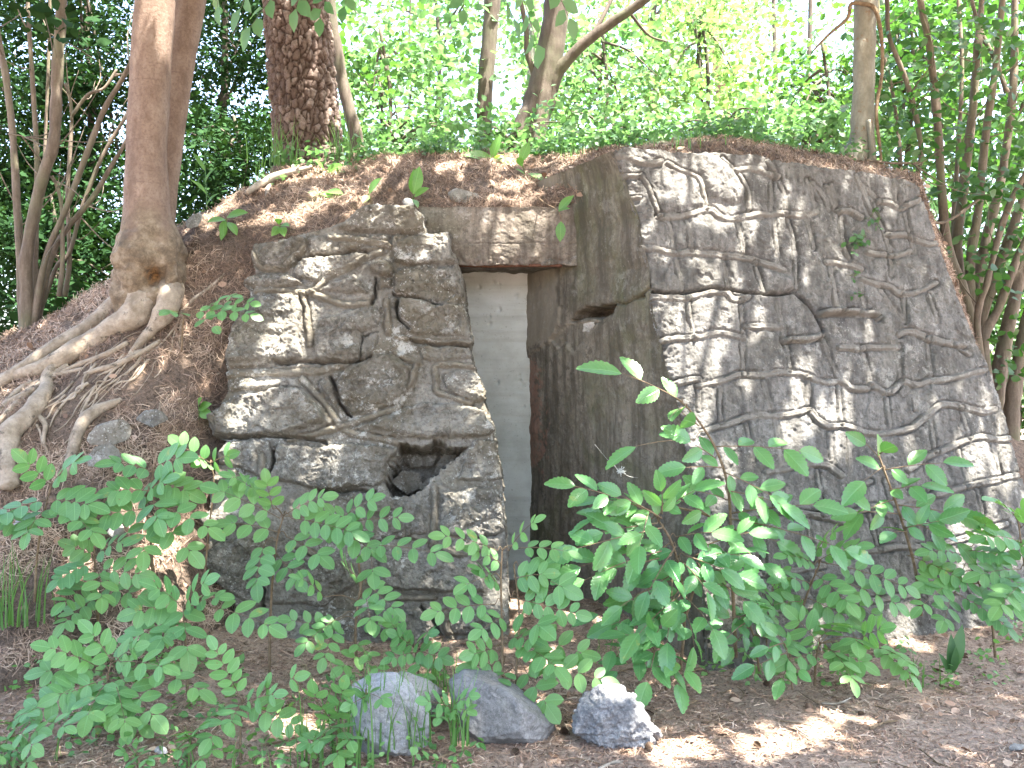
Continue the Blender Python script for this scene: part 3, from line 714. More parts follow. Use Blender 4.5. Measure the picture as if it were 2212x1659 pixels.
n4 = fbm(fl * 5, 3, 16).reshape(px.shape); hx, hy = wx + 16 * n4 + 3 * n3, wy + 14 * np.roll(n4, 29, 0) + 3 * n3
m = inside(hx, hy, hole_left); d = seg_dist(hx, hy, hole_left + [hole_left[0]], 60)
h = np.where(m, np.minimum(h, -0.05 - 0.38 * smooth01(d / 9)), h)
mask = inside(px + 3 * n2 + 1.5 * n3, py + 3 * n2, outline_left)
attr = np.zeros(px.shape + (3,)); attr[..., 0] = rib
shell(px, py, mask, base, h, PL.n, np.array([0, 0.42, 0]), attr, "stone_facing", M['rock_left'], bunker)

# buttress-like wing with the moulded joints
front_edge = [(1318, 326), (1330, 345), (1345, 375), (1358, 420), (1378, 468), (1386, 530), (1400, 575), (1402, 625), (1408, 680), (1424, 735), (1436, 790), (1455, 850), (1473, 915), (1486, 985), (1500, 1050), (1508, 1110), (1512, 1200), (1520, 1300), (1530, 1480)]
outline_right = front_edge + [(2330, 1480), (2300, 1400), (2270, 1250), (2240, 1110), (2212, 1010), (2190, 930), (2170, 868), (2145, 805), (2112, 740), (2085, 672), (2052, 592), (2025, 520), (2004, 460), (1990, 425), (1984, 402), (1950, 390), (1900, 381), (1850, 372), (1790, 366), (1740, 356), (1690, 350), (1640, 338), (1590, 334), (1545, 331), (1520, 327), (1490, 334), (1440, 328), (1390, 323), (1350, 319)]
gx = np.arange(1300, 2340, 1.75); gy = np.arange(310, 1480, 1.75)
px, py = np.meshgrid(gx, gy)
base = PR.at(px, py); fl = base.reshape(-1, 3)
n1 = fbm(fl * 1.8, 4, 21).reshape(px.shape); n2 = fbm(fl * 8, 4, 22).reshape(px.shape); n3 = fbm(fl * 36, 3, 23).reshape(px.shape)
rg = fbm(fl * np.array([7, 7, 4]), 4, 24, True).reshape(px.shape)
_f1, _f2, fcid = worley((fl + 0.05 * np.stack([n2.ravel()] * 3, 1)) * np.array([9, 9, 6]), 19)
facet = ((fcid - .5) * smooth01((_f2 - _f1) / .10)).reshape(px.shape)
dany = np.full(px.shape, 1e3)
ribs_c = [(catmull(p, 5), r) for p, r in right_ribs]; verts_c = [catmull(p, 5) for p in right_verts]
jx = px + 3 * n2; jy = py + 3 * np.roll(n2, 41, 0)
dr_all = []
for pts, r in ribs_c:
    d = seg_dist(jx, jy, pts, 60); dr_all.append((d, r)); dany = np.minimum(dany, d)
dv = np.full(px.shape, 1e3)
for pts in verts_c: dv = np.minimum(dv, seg_dist(jx, jy, pts, 60))
dany = np.minimum(dany, dv)
inner = smooth01(dany / 10)
pit = np.clip(fbm(fl * 22, 4, 25).reshape(px.shape) - .22, 0, 1)
h = 0.010 * (1 - np.exp(-dany / 4.0)) + 0.010 * n1 + 0.005 * n2 + (0.009 * rg + 0.015 * facet - 0.014 * pit) * inner + 0.004 * n3
for poly, off in right_bumps:
    m = inside(jx, jy, poly); d = seg_dist(jx, jy, list(poly) + [poly[0]], 60)
    h = h + np.where(m, .6 * off * (1 - np.exp(-d / 7)), 0)
rib = np.zeros(px.shape)
for d, r in dr_all:
    rr = r * (1 + 0.45 * n2)
    h = h + 0.024 * rib_profile(d, rr) * np.clip(.9 + .5 * n1, .4, 1.1) - 0.022 * np.exp(-((d - r * 1.25) / 1.8) ** 2) * np.clip(.7 + 1.2 * n2, 0, 1.3)
    rib = np.maximum(rib, smooth01((r * 1.5 - d) / (r * .6)))
h = h + 0.010 * rib_profile(dv, 5.0) * np.clip(.6 + 1.5 * n1, 0, 1.2) - 0.024 * np.exp(-((dv - 6.0) / 1.9) ** 2) * np.clip(.7 + 1.2 * n2, 0, 1.2)
rib = np.maximum(rib, 0.5 * smooth01((8 - dv) / 4))
for c in right_cracks:
    d = seg_dist(jx, jy, c, 30); h = h - 0.10 * np.exp(-(d / 2.6) ** 2)
ed = seg_dist(px, py, front_edge, 60)
h = h - 0.04 * np.exp(-ed / 9.0) + 0.012 * n3 * np.exp(-ed / 30.0)
far = smooth01((px - 1900 - (py - 400) * 0.24) / 260.0)
mask = inside(px + 4 * n2 + 2 * n3, py + 3 * n2, outline_right)
attr = np.zeros(px.shape + (3,)); attr[..., 0] = rib
shell(px, py, mask, base - np.array([0, -1, 0]) * (far ** 2 * 0.16)[..., None], h, PR.n, np.array([0.12, 0.9, 0]), attr, "wing_wall", M['rock_right'], bunker)

# return face of the wing towards the doorway
zz = np.linspace(-0.05, 2.84, 330); uu = np.linspace(0, 1, 220)
fe = np.array([PR.pt(a + 2, b) for a, b in front_edge]); o_ = np.argsort(fe[:, 2])
F0 = np.stack([np.interp(zz, fe[o_, 2], fe[o_, 0]), np.interp(zz, fe[o_, 2], fe[o_, 1]), zz], 1)
bx = (1142 - 1106) / FPX * 6.78
B0 = np.stack([np.full_like(zz, bx), np.full_like(zz, 6.8), zz], 1)
G = F0[:, None] * (1 - uu)[None, :, None] + B0[:, None] * uu[None, :, None]
nrm = unit(np.cross(F0[-1] - F0[0], B0[100] - F0[100])); nrm = nrm if nrm[0] < 0 else -nrm
px, py = proj(G); fl = G.reshape(-1, 3)
n1 = fbm(fl * 2, 3, 31).reshape(px.shape); n2 = fbm(fl * 10, 4, 32).reshape(px.shape); n3 = fbm(fl * 40, 3, 33).reshape(px.shape)
h = 0.008 * n1 + 0.006 * n2 + 0.002 * n3
hole_side = [(1228, 694), (1246, 670), (1264, 662), (1292, 664), (1328, 655), (1320, 677), (1290, 689), (1262, 687), (1240, 698)]
jx, jy = px + 4 * n2 + 2 * n3, py + 4 * n2
m = inside(jx, jy, hole_side); d = seg_dist(jx, jy, hole_side + [hole_side[0]], 40)
h = np.where(m, -0.02 - 0.22 * smooth01(d / 5), h - 0.012 * np.exp(-d / 6))
d = seg_dist(jx, jy, [(1330, 655), (1355, 657), (1375, 645), (1404, 626)], 30); h = h - 0.06 * np.exp(-(d / 2.0) ** 2)
spall = [(1190, 735), (1225, 700), (1290, 694), (1265, 725), (1240, 765), (1222, 740), (1205, 752)]
m = inside(jx, jy, spall); h = h - 0.018 * m
old = [(1130, 350), (1215, 350), (1212, 700), (1190, 735), (1130, 780)]
h = h + 0.014 * inside(jx, jy, old)
for yy in (500, 905):
    pass
V = G + nrm * h[..., None]
i0 = (np.arange(len(zz) - 1)[:, None] * len(uu) + np.arange(len(uu) - 1)[None]).ravel()
attr = np.zeros(px.shape + (3,))
red = smooth01((1172 + 22 * n2 + 14 * n3 + (py - 900) * .03 - px) / 10) * smooth01((px - 1143) / 4) * smooth01((py - 772 - 14 * n3) / 8) * smooth01((1040 + 60 * n2 - py) / 40)
attr[..., 1] = np.maximum(.75 * smooth01((1214 - px + 14 * n2) / 14) * smooth01((752 + 26 * n2 + 10 * n3 - py) / 14), .8 * smooth01((seg_dist(px, py, spall + [spall[0]], 40) * -1 + 5 + 4 * n3) / 5))
attr[..., 0] = red * np.clip(.75 + .6 * n3, 0, 1)
make_obj("return_face", V.reshape(-1, 3), [np.stack([i0, i0 + 1, i0 + len(uu) + 1, i0 + len(uu)], 1)], M['concrete_side'], bunker, True, attr.reshape(-1, 3))
# pale spalled chip below the hole
def chip(name, pts_px, Y, thick, mat, parent, seed):
    bm = bmesh.new()
    for (a, b, dy) in pts_px:
        bm.verts.new(P(a, b, Y + dy))
    bmesh.ops.convex_hull(bm, input=bm.verts)
    loose = [v for v in bm.verts if not v.link_faces]
    bmesh.ops.delete(bm, geom=loose, context='VERTS')
    for _ in range(3): bmesh.ops.subdivide_edges(bm, edges=bm.edges, cuts=1, use_grid_fill=True)
    bmesh.ops.triangulate(bm, faces=bm.faces)
    V = np.array([v.co for v in bm.verts]); bm.verts.index_update()
    F = np.array([[v.index for v in f.verts] for f in bm.faces]); bm.free()
    c = V.mean(0); d = unit(V - c)
    V = V + d * (fbm(V * 10 / thick * .1, 3, seed) * 0.02 * thick * 10 + fbm(V * 30, 3, seed + 1) * 0.006 * thick * 10)[:, None] * 0.6
    return make_obj(name, V, [F], mat, parent, False)
chip("spalled_chip", [(1262, 700, -.30), (1285, 694, -.34), (1272, 720, -.30), (1258, 716, -.28), (1268, 702, -.24), (1280, 712, -.26)], 6.02, 0.06, M['boulder_pale'], bunker, 5)
# stone wedged in the hole of the facing
chip("wedged_stone", [(862, 975, .0), (880, 950, .05), (935, 948, .04), (952, 975, .02), (935, 1005, .0), (890, 1010, -.02), (868, 1000, .03), (900, 980, .25)], 6.12, 0.1, M['rock_left'], bunker, 6)
chip("wedged_stone", [(940, 1010, .0), (975, 955, .02), (995, 965, .02), (970, 1020, .02), (935, 1050, .03), (960, 1000, .2)], 6.04, 0.08, M['rock_left'], bunker, 9)

chip("wedged_stone", [(845, 1040, .0), (870, 1015, .03), (905, 1022, .02), (915, 1052, 0), (880, 1068, -.02), (880, 1040, .2)], 6.02, 0.07, M['rock_left'], bunker, 12)
chip("wedged_stone", [(905, 1050, .0), (930, 1030, .03), (962, 1040, .02), (950, 1064, 0), (920, 1070, -.02), (930, 1050, .2)], 6.0, 0.06, M['rock_left'], bunker, 14)
# lintel beam above the doorway
lx0, lx1 = P(905, 500, 6.28)[0], P(1262, 500, 6.28)[0]
zt, zb = P(1000, 447, 6.28)[2], P(1000, 572, 6.28)[2]
gx = np.linspace(lx0, lx1, 190); ss = np.concatenate([[-.45], np.linspace(-.06, 0, 6), np.linspace(0, zt - zb, 80)[1:], zt - zb + np.linspace(0, .3, 24)[1:], [zt - zb + .62]])
X_, S_ = np.meshgrid(gx, ss)
Hh = zt - zb
Yl = np.where(S_ < 0, 6.28 - S_, np.where(S_ < Hh, 6.28 + 0.02 * S_, 6.28 + (S_ - Hh))); Zl = np.where(S_ < 0, zb, np.where(S_ < Hh, zb + S_, zt))
G = np.stack([X_, Yl, Zl], -1); fl = G.reshape(-1, 3)
n2 = fbm(fl * 10, 4, 41).reshape(X_.shape); n3 = fbm(fl * 45, 3, 42).reshape(X_.shape)
chipd = np.exp(-((Zl - zb) / 0.05) ** 2) * np.clip(0.4 + fbm(fl * 14, 4, 43).reshape(X_.shape), 0, 1) * 0.05
board = 0.006 * np.exp(-((Zl - (zb + .135)) / 0.004) ** 2)
G[..., 1] += np.where(S_ > -0.061, 0.006 * n2 + 0.003 * n3 + chipd + board, 0); G[..., 2] += 0.01 * n2
i0 = (np.arange(len(ss) - 1)[:, None] * len(gx) + np.arange(len(gx) - 1)[None]).ravel()
make_obj("lintel", G.reshape(-1, 3), [np.stack([i0, i0 + 1, i0 + len(gx) + 1, i0 + len(gx)], 1)], M['lintel'], bunker, True, np.zeros((G.size // 3, 3)))
mb = MB()
limb(mb, [P(985, 572, 6.33), P(1060, 574, 6.34), P(1140, 573, 6.33), P(1213, 574, 6.31)], [.012, .012, .011], 6, 8, .1)
mb.build("rusty_bar", bark_material("rusted_iron", (0.05, 0.022, 0.014), (0.11, 0.05, 0.03), (0.17, 0.09, 0.06), (9, 9, 9), 3), bunker)

# pale concrete that closes the doorway, with board marks
mi, nti, bi, oi = new_mat("pale_board_marked_concrete"); g = NT(nti); v = g.coords()
c = g.ramp(g.noise(v, 3.0, 6, 0.6), [(0.34, (0.27, 0.275, 0.24)), (0.52, (0.36, 0.365, 0.33)), (0.7, (0.42, 0.425, 0.40))])
vs = g.coords((1.2, 1.2, 16))
c = g.mix(g.ramp(g.noise(vs, 1.0, 6, 0.6), [(0.5, 0.0), (0.70, 0.4)]), c, (0.22, 0.22, 0.18))
c = g.mix(g.ramp(g.noise(v, 70, 4, 0.7), [(0.62, 0.0), (0.7, 0.6)]), c, (0.1, 0.1, 0.09))
g.l(c, bi.inputs["Base Color"]); bi.inputs["Roughness"].default_value = 0.85
g.bump(bi, g.math('ADD', g.noise(v, 50, 6, 0.7), g.noise(vs, 2.0, 4, 0.6)), 0.25, 0.01)
gx = np.linspace(P(960, 600, 6.78)[0], bx + .03, 110); gz = np.linspace(-0.05, 2.4, 300)
X_, Z_ = np.meshgrid(gx, gz); G = np.stack([X_, np.full_like(X_, 6.78), Z_], -1); fl = G.reshape(-1, 3)
hh = fbm(fl * np.array([3, 3, 12]), 4, 51).reshape(X_.shape) * 0.006
seams = np.cumsum([0.05] + [0.16, 0.2, 0.14, 0.22, 0.17, 0.19, 0.15, 0.21, 0.18, 0.2, 0.16, 0.19])
for k, z in enumerate(seams): hh += 0.0012 * np.exp(-((Z_ - z + .004 * np.sin(X_ * 30 + k)) / 0.005) ** 2) * (.3 + .7 * ((k * 7) % 3 > 0))
for k in range(34):
    a, b = rng.uniform(gx[5], gx[-5]), rng.uniform(.3, 2.2); s = rng.uniform(.006, .014)
    hh += 0.02 * np.exp(-(((X_ - a) ** 2 + (Z_ - b) ** 2) / s ** 2))
G[..., 1] += hh
i0 = (np.arange(len(gz) - 1)[:, None] * len(gx) + np.arange(len(gx) - 1)[None]).ravel()
make_obj("doorway_infill", G.reshape(-1, 3), [np.stack([i0, i0 + 1, i0 + len(gx) + 1, i0 + len(gx)], 1)], mi, bunker)
# little torn spider web tuft hanging on the return face
mb = MB()
cw = P(1340, 1018, 5.62)
for k in range(40):
    a = rng.uniform(0, 2 * np.pi); L = rng.uniform(.006, .04) * (1 if math.cos(a) > 0 else .6)
    mb.add(*tube(np.array([cw, cw + np.array([math.cos(a) * L, -.006, math.sin(a) * L * .8])]), [.0022, .0016], 4))
for e in ((1378, 1032), (1325, 1000), (1285, 960)):
    mb.add(*tube(catmull([cw, (cw + P(*e, 5.66)) / 2 - np.array([0, .01, .01]), P(*e, 5.68)], 4), .0008, 3))
mw, ntw, bw, ow = new_mat("dusty_web"); bw.inputs["Base Color"].default_value = (.42, .43, .40, 1); bw.inputs["Roughness"].default_value = .9
tag(mb.build("spider_web", mw), "dusty torn spider web tuft stuck on the dark concrete face", "spider web")

# ------------------------------------------------------------------ leaves
def leaf_template(rows, width, fold=0.16, droop=0.12, tooth=0.0, peak=0.45, tip=0.9):
    """leaf along +x, unit length, unit half width scaled by width; returns V, F, UV(u, v)"""
    t = np.linspace(0, 1, rows + 1)
    w = np.sin(np.pi * t ** (math.log(.5) / math.log(peak))) ** tip
    V, UV = [], []
    for i, (a, b) in enumerate(zip(t, w)):
        hw = b * width * (1 + (tooth if i % 2 else -tooth))
        if i in (0, rows): hw = 0.0015
        sh = (0.025 if (tooth and i % 2) else 0)
        for s in (-1, 0, 1):
            V.append((a + (sh if s else 0), s * hw, fold * abs(s) * hw - droop * a * a)); UV.append((a, s * b))
    F = []
    for i in range(rows):
        a = i * 3
        F += [(a, a + 3, a + 4, a + 1), (a + 1, a + 4, a + 5, a + 2)]
    return np.array(V), np.array(F), np.array(UV)

LT = {
    'oval': leaf_template(8, 0.27, 0.15, 0.12, 0, 0.5, 0.62),
    'elm': leaf_template(16, 0.265, 0.22, 0.2, 0.08, 0.46, 0.75),
    'shoot': leaf_template(6, 0.20, 0.3, 0.3, 0, 0.5, 0.8),
    'quad': leaf_template(2, 0.34, 0.3, 0.15, 0, 0.5, 1.0),
    'small': leaf_template(3, 0.33, 0.2, 0.15, 0, 0.45, 0.9),
    'spray': leaf_template(2, 0.22, 0.1, 0.2, 0, 0.5, 1.0),
}

def put_leaves(mb, kind, O, D, Nn, L, tint=None, wid=1.0):
    V, F, UV = LT[kind]
    O = np.atleast_2d(O); D = unit(np.atleast_2d(D)); Nn = np.atleast_2d(Nn)
    S = unit(np.cross(Nn, D)); U = np.cross(D, S); n = len(O)
    L = np.broadcast_to(np.asarray(L, float), (n,))
    W = np.broadcast_to(np.asarray(wid, float), (n,))
    P_ = (O[:, None] + D[:, None] * V[None, :, 0:1] * L[:, None, None] + S[:, None] * V[None, :, 1:2] * (L * W)[:, None, None]
          + U[:, None] * V[None, :, 2:3] * L[:, None, None])
    if tint is None: tint = rng.uniform(0, 1, n)
    A = np.zeros((n, len(V), 3)); A[..., :2] = UV; A[..., 2] = np.asarray(tint)[:, None]
    Fk = (F[None] + (np.arange(n) * len(V))[:, None, None]).reshape(-1, 4)
    mb.add(P_.reshape(-1, 3), [Fk], A.reshape(-1, 3))

def rand_dirs(n, r=rng): return unit(r.normal(size=(n, 3)))

# ------------------------------------------------------------------ broad tree helpers
def clump_leaves(mb, centers, radii, per, size, kind='small', flat=0.55, up=0.6, r=rng, keep=None):
    """leaf sprays scattered in ellipsoid clumps; leaves of a spray lie near one plane"""
    for c, rad in zip(centers, radii):
        ns = max(1, int(per / 9))
        sp = c + unit(r.normal(size=(ns, 3))) * (r.uniform(0, 1, (ns, 1)) ** 0.45) * rad * np.array([1, 1, flat])
        out = unit(np.concatenate([r.normal(size=(ns, 2)), r.normal(size=(ns, 1)) * .4 - .15], 1))
        nn = unit(np.concatenate([r.normal(size=(ns, 2)) * .55, np.full((ns, 1), up + .3)], 1))
        for q in range(9):
            a = (q - 4) * 0.42
            side = np.cross(nn, out)
            d = out * math.cos(a) + side * math.sin(a) * 1.1 + r.normal(size=(ns, 3)) * .25
            o = sp + out * (0.05 + .11 * (q % 3)) * size * 9 + side * (q - 4) * size * .4 + r.normal(size=(ns, 3)) * size * .6
            n2 = nn + r.normal(size=(ns, 3)) * .45
            L = size * r.uniform(.7, 1.3, ns)
            if keep is not None:
                k = keep(o)
                if not k.any(): continue
                put_leaves(mb, kind, o[k], d[k], n2[k], L[k], r.uniform(0, 1, k.sum()), 1.1)
            else:
                put_leaves(mb, kind, o, d, n2, L, r.uniform(0, 1, ns), 1.1)

def px_path(pts, Y, dY=0.0):
    n = len(pts)
    return [P(a, b, Y + dY * i / max(1, n - 1)) for i, (a, b) in enumerate(pts)]

def px_r(w, Y): return np.asarray(w, float) * 0.5 / FPX * Y

# sunlit patches of the photograph: the crown overhead has gaps along these rays
sun_spots = []
def spot(p, r): sun_spots.append((np.array(p), r))
for a, b, r in [(1520, 365, .10), (1535, 385, .10), (1550, 410, .09), (1562, 350, .06), (1590, 352, .05), (1688, 428, .055), (1690, 470, .05), (1628, 492, .07), (1640, 520, .07), (1515, 676, .07), (1512, 705, .06), (1590, 690, .05),
                (1722, 880, .06), (1705, 915, .06), (1796, 950, .06), (2095, 968, .06), (2095, 1000, .05), (2164, 955, .06), (2164, 985, .06), (1482, 880, .09), (1502, 940, .10), (1530, 1010, .10), (1545, 1080, .08),
                (1520, 800, .05), (1450, 740, .04), (1580, 715, .05), (1420, 350, .07), (2050, 1190, .06), (2140, 1180, .06), (1640, 740, .05)]:
    spot(PR.pt(a, b), r)
for a, b, r in [(749, 618, .06), (725, 625, .04), (664, 690, .05), (668, 725, .05), (515, 895, .06), (520, 925, .05), (570, 885, .05), (480, 1030, .05), (440, 1118, .06), (700, 580, .05), (590, 770, .06), (620, 700, .05),
                (880, 470, .05), (760, 540, .05), (950, 530, .05), (1035, 830, .04), (650, 990, .04), (730, 980, .04), (570, 810, .05)]:
    spot(PL.pt(a, b), r)
for a, b, r in [(1115, 460, .05), (1100, 490, .05), (1085, 520, .05), (1070, 550, .05), (1130, 435, .04), (1000, 520, .02), (1150, 560, .025)]: spot(P(a, b, 6.28), r)
for a, b, Y, r in [(1430, 1605, 4.17, .13), (1490, 1610, 4.15, .13), (1550, 1612, 4.13, .11), (1722, 1595, 4.23, .12), (1770, 1590, 4.23, .09), (1800, 1545, 4.5, .07), (1330, 1490, 4.2, .08), (1370, 1530, 4.18, .06),
                   (350, 1180, 5.3, .12), (370, 1215, 5.2, .11), (330, 1150, 5.3, .08), (190, 1085, 5.0, .08), (225, 1100, 5.0, .05), (1540, 1275, 4.85, .07), (1570, 1295, 4.8, .07), (1710, 945, 5.05, .08), (1680, 935, 5.05, .05),
                   (1400, 825, 5.0, .05), (1410, 965, 4.95, .05), (2015, 1250, 5.4, .08), (1880, 1165, 5.2, .04), (1905, 1005, 5.2, .05), (1290, 1080, 5.1, .07), (1270, 1150, 5.1, .06), (1500, 1340, 4.9, .04), (1410, 1450, 4.8, .04), (470, 985, 5.1, .05), (1230, 1320, 4.6, .04),
                   (610, 1560, 4.4, .05), (430, 470, 6.6, .1), (230, 1150, 5.1, .05)]:
    spot(P(a, b, Y), r)
for a, b, r in [(40, 725, .1), (100, 695, .1), (160, 662, .1), (215, 635, .09), (480, 450, .08), (590, 395, .07), (680, 370, .08), (840, 400, .1), (800, 440, .08), (960, 370, .1), (1100, 345, .1), (1240, 350, .08), (560, 480, .08), (280, 1090, .06), (1060, 350, .07), (640, 470, .07), (700, 420, .08)]:
    spot(mound_at(a, b), r)
SP = np.array([s[0] for s in sun_spots]); SR = np.array([s[1] for s in sun_spots])
def canopy_keep(o):
    k = np.ones(len(o), bool)
    for p, r in zip(SP, SR):
        q = o - p; t = q @ SUN
        k &= ~((t > 0.5) & (np.linalg.norm(q - t[:, None] * SUN, axis=1) < r + 0.075))
    # the crown stays above what the camera frames
    k &= o[:, 2] > CAM_Z + 0.415 * np.maximum(o[:, 1], 0) + 0.25
    return k

# ------------------------------------------------------------------ big trees on the mound
def trunk_mesh(path, rad, k=40, per=14, wob=0.05, fine=None, seed=0):
    c = catmull(path, per); r = interp_r(rad, len(c))
    V, F = tube(c, r, k, wob, 3.0, seed)
    return V, F, c

beech = thing("beech_tree", "smooth brown twin-stemmed tree gripping the mound with thick bare roots", "tree", P(325, 660, 6.1))
mb = MB()
Yb = 6.15
p_main = px_path([(325, 690), (322, 640), (320, 590), (323, 545), (322, 505), (317, 455), (317, 300), (326, 150), (335, 0), (343, -160), (352, -420)], Yb, -0.1)
V, F, c = trunk_mesh(p_main, px_r([116, 140, 150, 146, 124, 94, 84, 84, 84, 82, 70], Yb), 64, 20, 0.05, seed=3)
# hollow at the root collar
cen = np.array([np.interp(V[:, 2], c[:, 2], c[:, 0]), np.interp(V[:, 2], c[:, 2], c[:, 1]), V[:, 2]]).T
qx, qy = proj(V); front = V[:, 1] < cen[:, 1]
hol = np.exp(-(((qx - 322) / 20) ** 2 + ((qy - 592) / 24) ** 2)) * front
seam = np.exp(-((qx - 345 - (qy - 620) * -.1) / 7) ** 2) * front * smooth01((qy - 540) / 60)
cen = np.array([np.interp(V[:, 2], c[:, 2], c[:, 0]), np.interp(V[:, 2], c[:, 2], c[:, 1]), V[:, 2]]).T
rough = fbm(V * np.array([9, 9, 6]), 4, 8) * 0.03 * smooth01((P(0, 470, 6.1)[2] - V[:, 2]) / .3)
wr = 0.004 * np.sin(V[:, 2] * 60 + fbm(V * 5, 3, 9) * 9) * np.clip(fbm(V * 4, 3, 10), 0, 1)
V = V + unit(V - cen) * (rough * 1.6 + wr)[:, None] + np.array([0, 1, 0]) * (hol * 0.13 + seam * 0.06)[:, None]
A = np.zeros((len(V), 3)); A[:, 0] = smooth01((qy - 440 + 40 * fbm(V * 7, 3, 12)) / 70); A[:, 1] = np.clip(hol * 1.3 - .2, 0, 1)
mb.add(V, F, A)
p_sec = px_path([(340, 560), (350, 480), (360, 390), (373, 260), (391, 120), (412, 0), (435, -150), (470, -420)], Yb + .16, .3)
V, F, c = trunk_mesh(p_sec, px_r([70, 56, 52, 58, 65, 68, 66, 56], Yb + .1), 32, 14, 0.05, seed=4); mb.add(V, F)
mb.build("trunk", M['beech_trunk'], beech)
RT = T(.2333, 0, 663.6)
roots = [([(1330, -60), (1250, 60), (1050, 180), (800, 330), (560, 470), (400, 560), (180, 620), (-60, 680)], [340, 290, 225, 190, 175, 150, 120, 90]),
    ([(1080, -60), (950, 60), (700, 250), (450, 400), (250, 530), (0, 700), (-150, 800)], [160, 150, 140, 130, 120, 110]),
    ([(520, 520), (440, 640), (430, 760), (350, 880), (250, 1000), (100, 1150), (60, 1300), (60, 1450), (90, 1660)], [90, 120, 140, 170, 190, 190, 170, 165, 160]),
    ([(760, 570), (600, 610), (480, 640), (330, 710), (180, 860), (60, 980), (-30, 1100)], [36, 48, 54, 58, 56, 48, 40]),
    ([(1480, 310), (1380, 380), (1250, 450), (1050, 540), (900, 580), (780, 620)], [40, 52, 54, 50, 46, 40]),
    ([(1230, 460), (1080, 560), (1010, 630), (960, 670)], [20, 26, 24, 16]), ([(1640, 160), (1480, 350), (1250, 530), (1000, 780), (860, 920), (730, 1000)], [20, 18, 16, 15, 13, 10]),
    ([(1680, 20), (1660, 100), (1610, 260), (1580, 400), (1480, 600), (1430, 650)], [26, 20, 18, 17, 15, 10]), ([(1690, 40), (1670, 200), (1660, 370)], [28, 22, 12]),
    ([(1120, 850), (1050, 890), (900, 950), (760, 1080), (700, 1250), (640, 1450), (610, 1560)], [40, 75, 105, 115, 100, 85, 60]),
    ([(-80, 1400), (20, 1360), (150, 1280), (280, 1200)], [40, 36, 30, 16]), ([(180, 1290), (185, 1400), (190, 1500), (225, 1660)], [30, 28, 26, 20]),
    ([(340, 1090), (370, 1150), (390, 1230), (440, 1310)], [34, 26, 20, 12]), ([(660, 1200), (550, 1310), (450, 1400)], [16, 15, 12]), ([(1380, 1500), (1300, 1590), (1230, 1680)], [22, 26, 22]),
    ([(1420, 190), (1200, 260), (1100, 330), (1020, 390)], [14, 11, 10, 6]), ([(490, 630), (370, 625), (250, 720), (150, 800)], [8, 12, 11, 6]), ([(1180, 500), (1010, 720), (850, 880), (740, 1000)], [15, 13, 12, 7]),
    ([(880, 740), (800, 800), (740, 850)], [16, 16, 10]), ([(1490, 850), (1480, 980), (1560, 1060), (1640, 1130)], [10, 22, 18, 8]),
    ([(2080, -310), (1950, -190), (1800, -80), (1690, 30)], [26, 34, 36, 34]), ([(1570, -180), (1560, -40), (1490, 90), (1400, 220), (1300, 320), (1200, 430)], [260, 250, 190, 120, 80, 40])]
rr_ = np.random.default_rng(55)
for k in range(26):
    x0 = rr_.uniform(80, 1650); y0 = np.interp(x0, [0, 800, 1300, 1700], [640, 380, 130, 60]) + rr_.uniform(0, 420); L_ = rr_.uniform(300, 900); a_ = rr_.uniform(.55, 1.15)
    pl = [(x0 - L_ * s_ * math.cos(a_) + rr_.normal() * 22 * (s_ > 0), y0 + L_ * s_ * math.sin(a_) + rr_.normal() * 22 * (s_ > 0)) for s_ in np.linspace(0, 1, 6)]
    w_ = rr_.choice([9, 12, 16, 24, 34]); roots.append((pl, [w_, w_, w_ * .9, w_ * .8, w_ * .6, w_ * .3]))
roots += [([(620, 540), (420, 690), (250, 800), (60, 900), (-120, 1040)], [60, 75, 80, 70, 60]), ([(1180, 330), (1000, 430), (760, 520), (560, 600)], [46, 60, 56, 30]), ([(330, 980), (420, 1090), (400, 1240), (470, 1400)], [50, 46, 36, 20]), ([(-60, 1000), (40, 900), (180, 760), (300, 690)], [50, 60, 60, 40])]
for k, (pts, w) in enumerate(roots):
    vp = RT(pts); ww = np.interp(np.linspace(0, 1, len(vp)), np.linspace(0, 1, len(w)), w)
    wp = []
    for (a, b), w_ in zip(vp, ww):
        q = mound_at(a, b); rr = w_ * .2333 * .5 / FPX * q[1]
        q = q * (1 - 0.0) ; dirv = unit(q - np.array([0, 0, CAM_Z])); wp.append(q - dirv * rr * (0.85 if w_ > 60 else 1.0))
    mb = MB(); limb(mb, wp, [w_ * .2333 * .5 / FPX * 5.6 for w_ in ww], 18 if max(w) > 40 else 8, 9, 0.22, k)
    mb.build("root", M['root'], beech)

pine = thing("pine_tree", "stout scaly-barked pine trunk standing on the crest of the mound", "tree", P(665, 345, 7.6))
mb = MB(); Yp = 7.6
V, F, c = trunk_mesh(px_path([(668, 380), (666, 340), (660, 250), (650, 130), (639, 0), (625, -180), (600, -460)], Yp), px_r([150, 138, 134, 133, 128, 118, 100], Yp), 190, 60, 0.03, seed=6)
cen = np.array([np.interp(V[:, 2], c[:, 2], c[:, 0]), np.interp(V[:, 2], c[:, 2], c[:, 1]), V[:, 2]]).T
f1, f2, cid = worley((V + fbm(V * 6, 3, 2)[:, None] * .02) * np.array([27, 27, 12]), 4)
V = V + unit(V - cen) * (0.020 * smooth01((f2 - f1) / .25) - 0.012 + 0.022 * cid + 0.006 * fbm(V * 40, 3, 3))[:, None]
A = np.zeros((len(V), 3)); A[:, 0] = smooth01((f2 - f1) / .16); A[:, 1] = cid
mb.add(V, F, A); mb.build("trunk", M['pine_trunk'], pine)

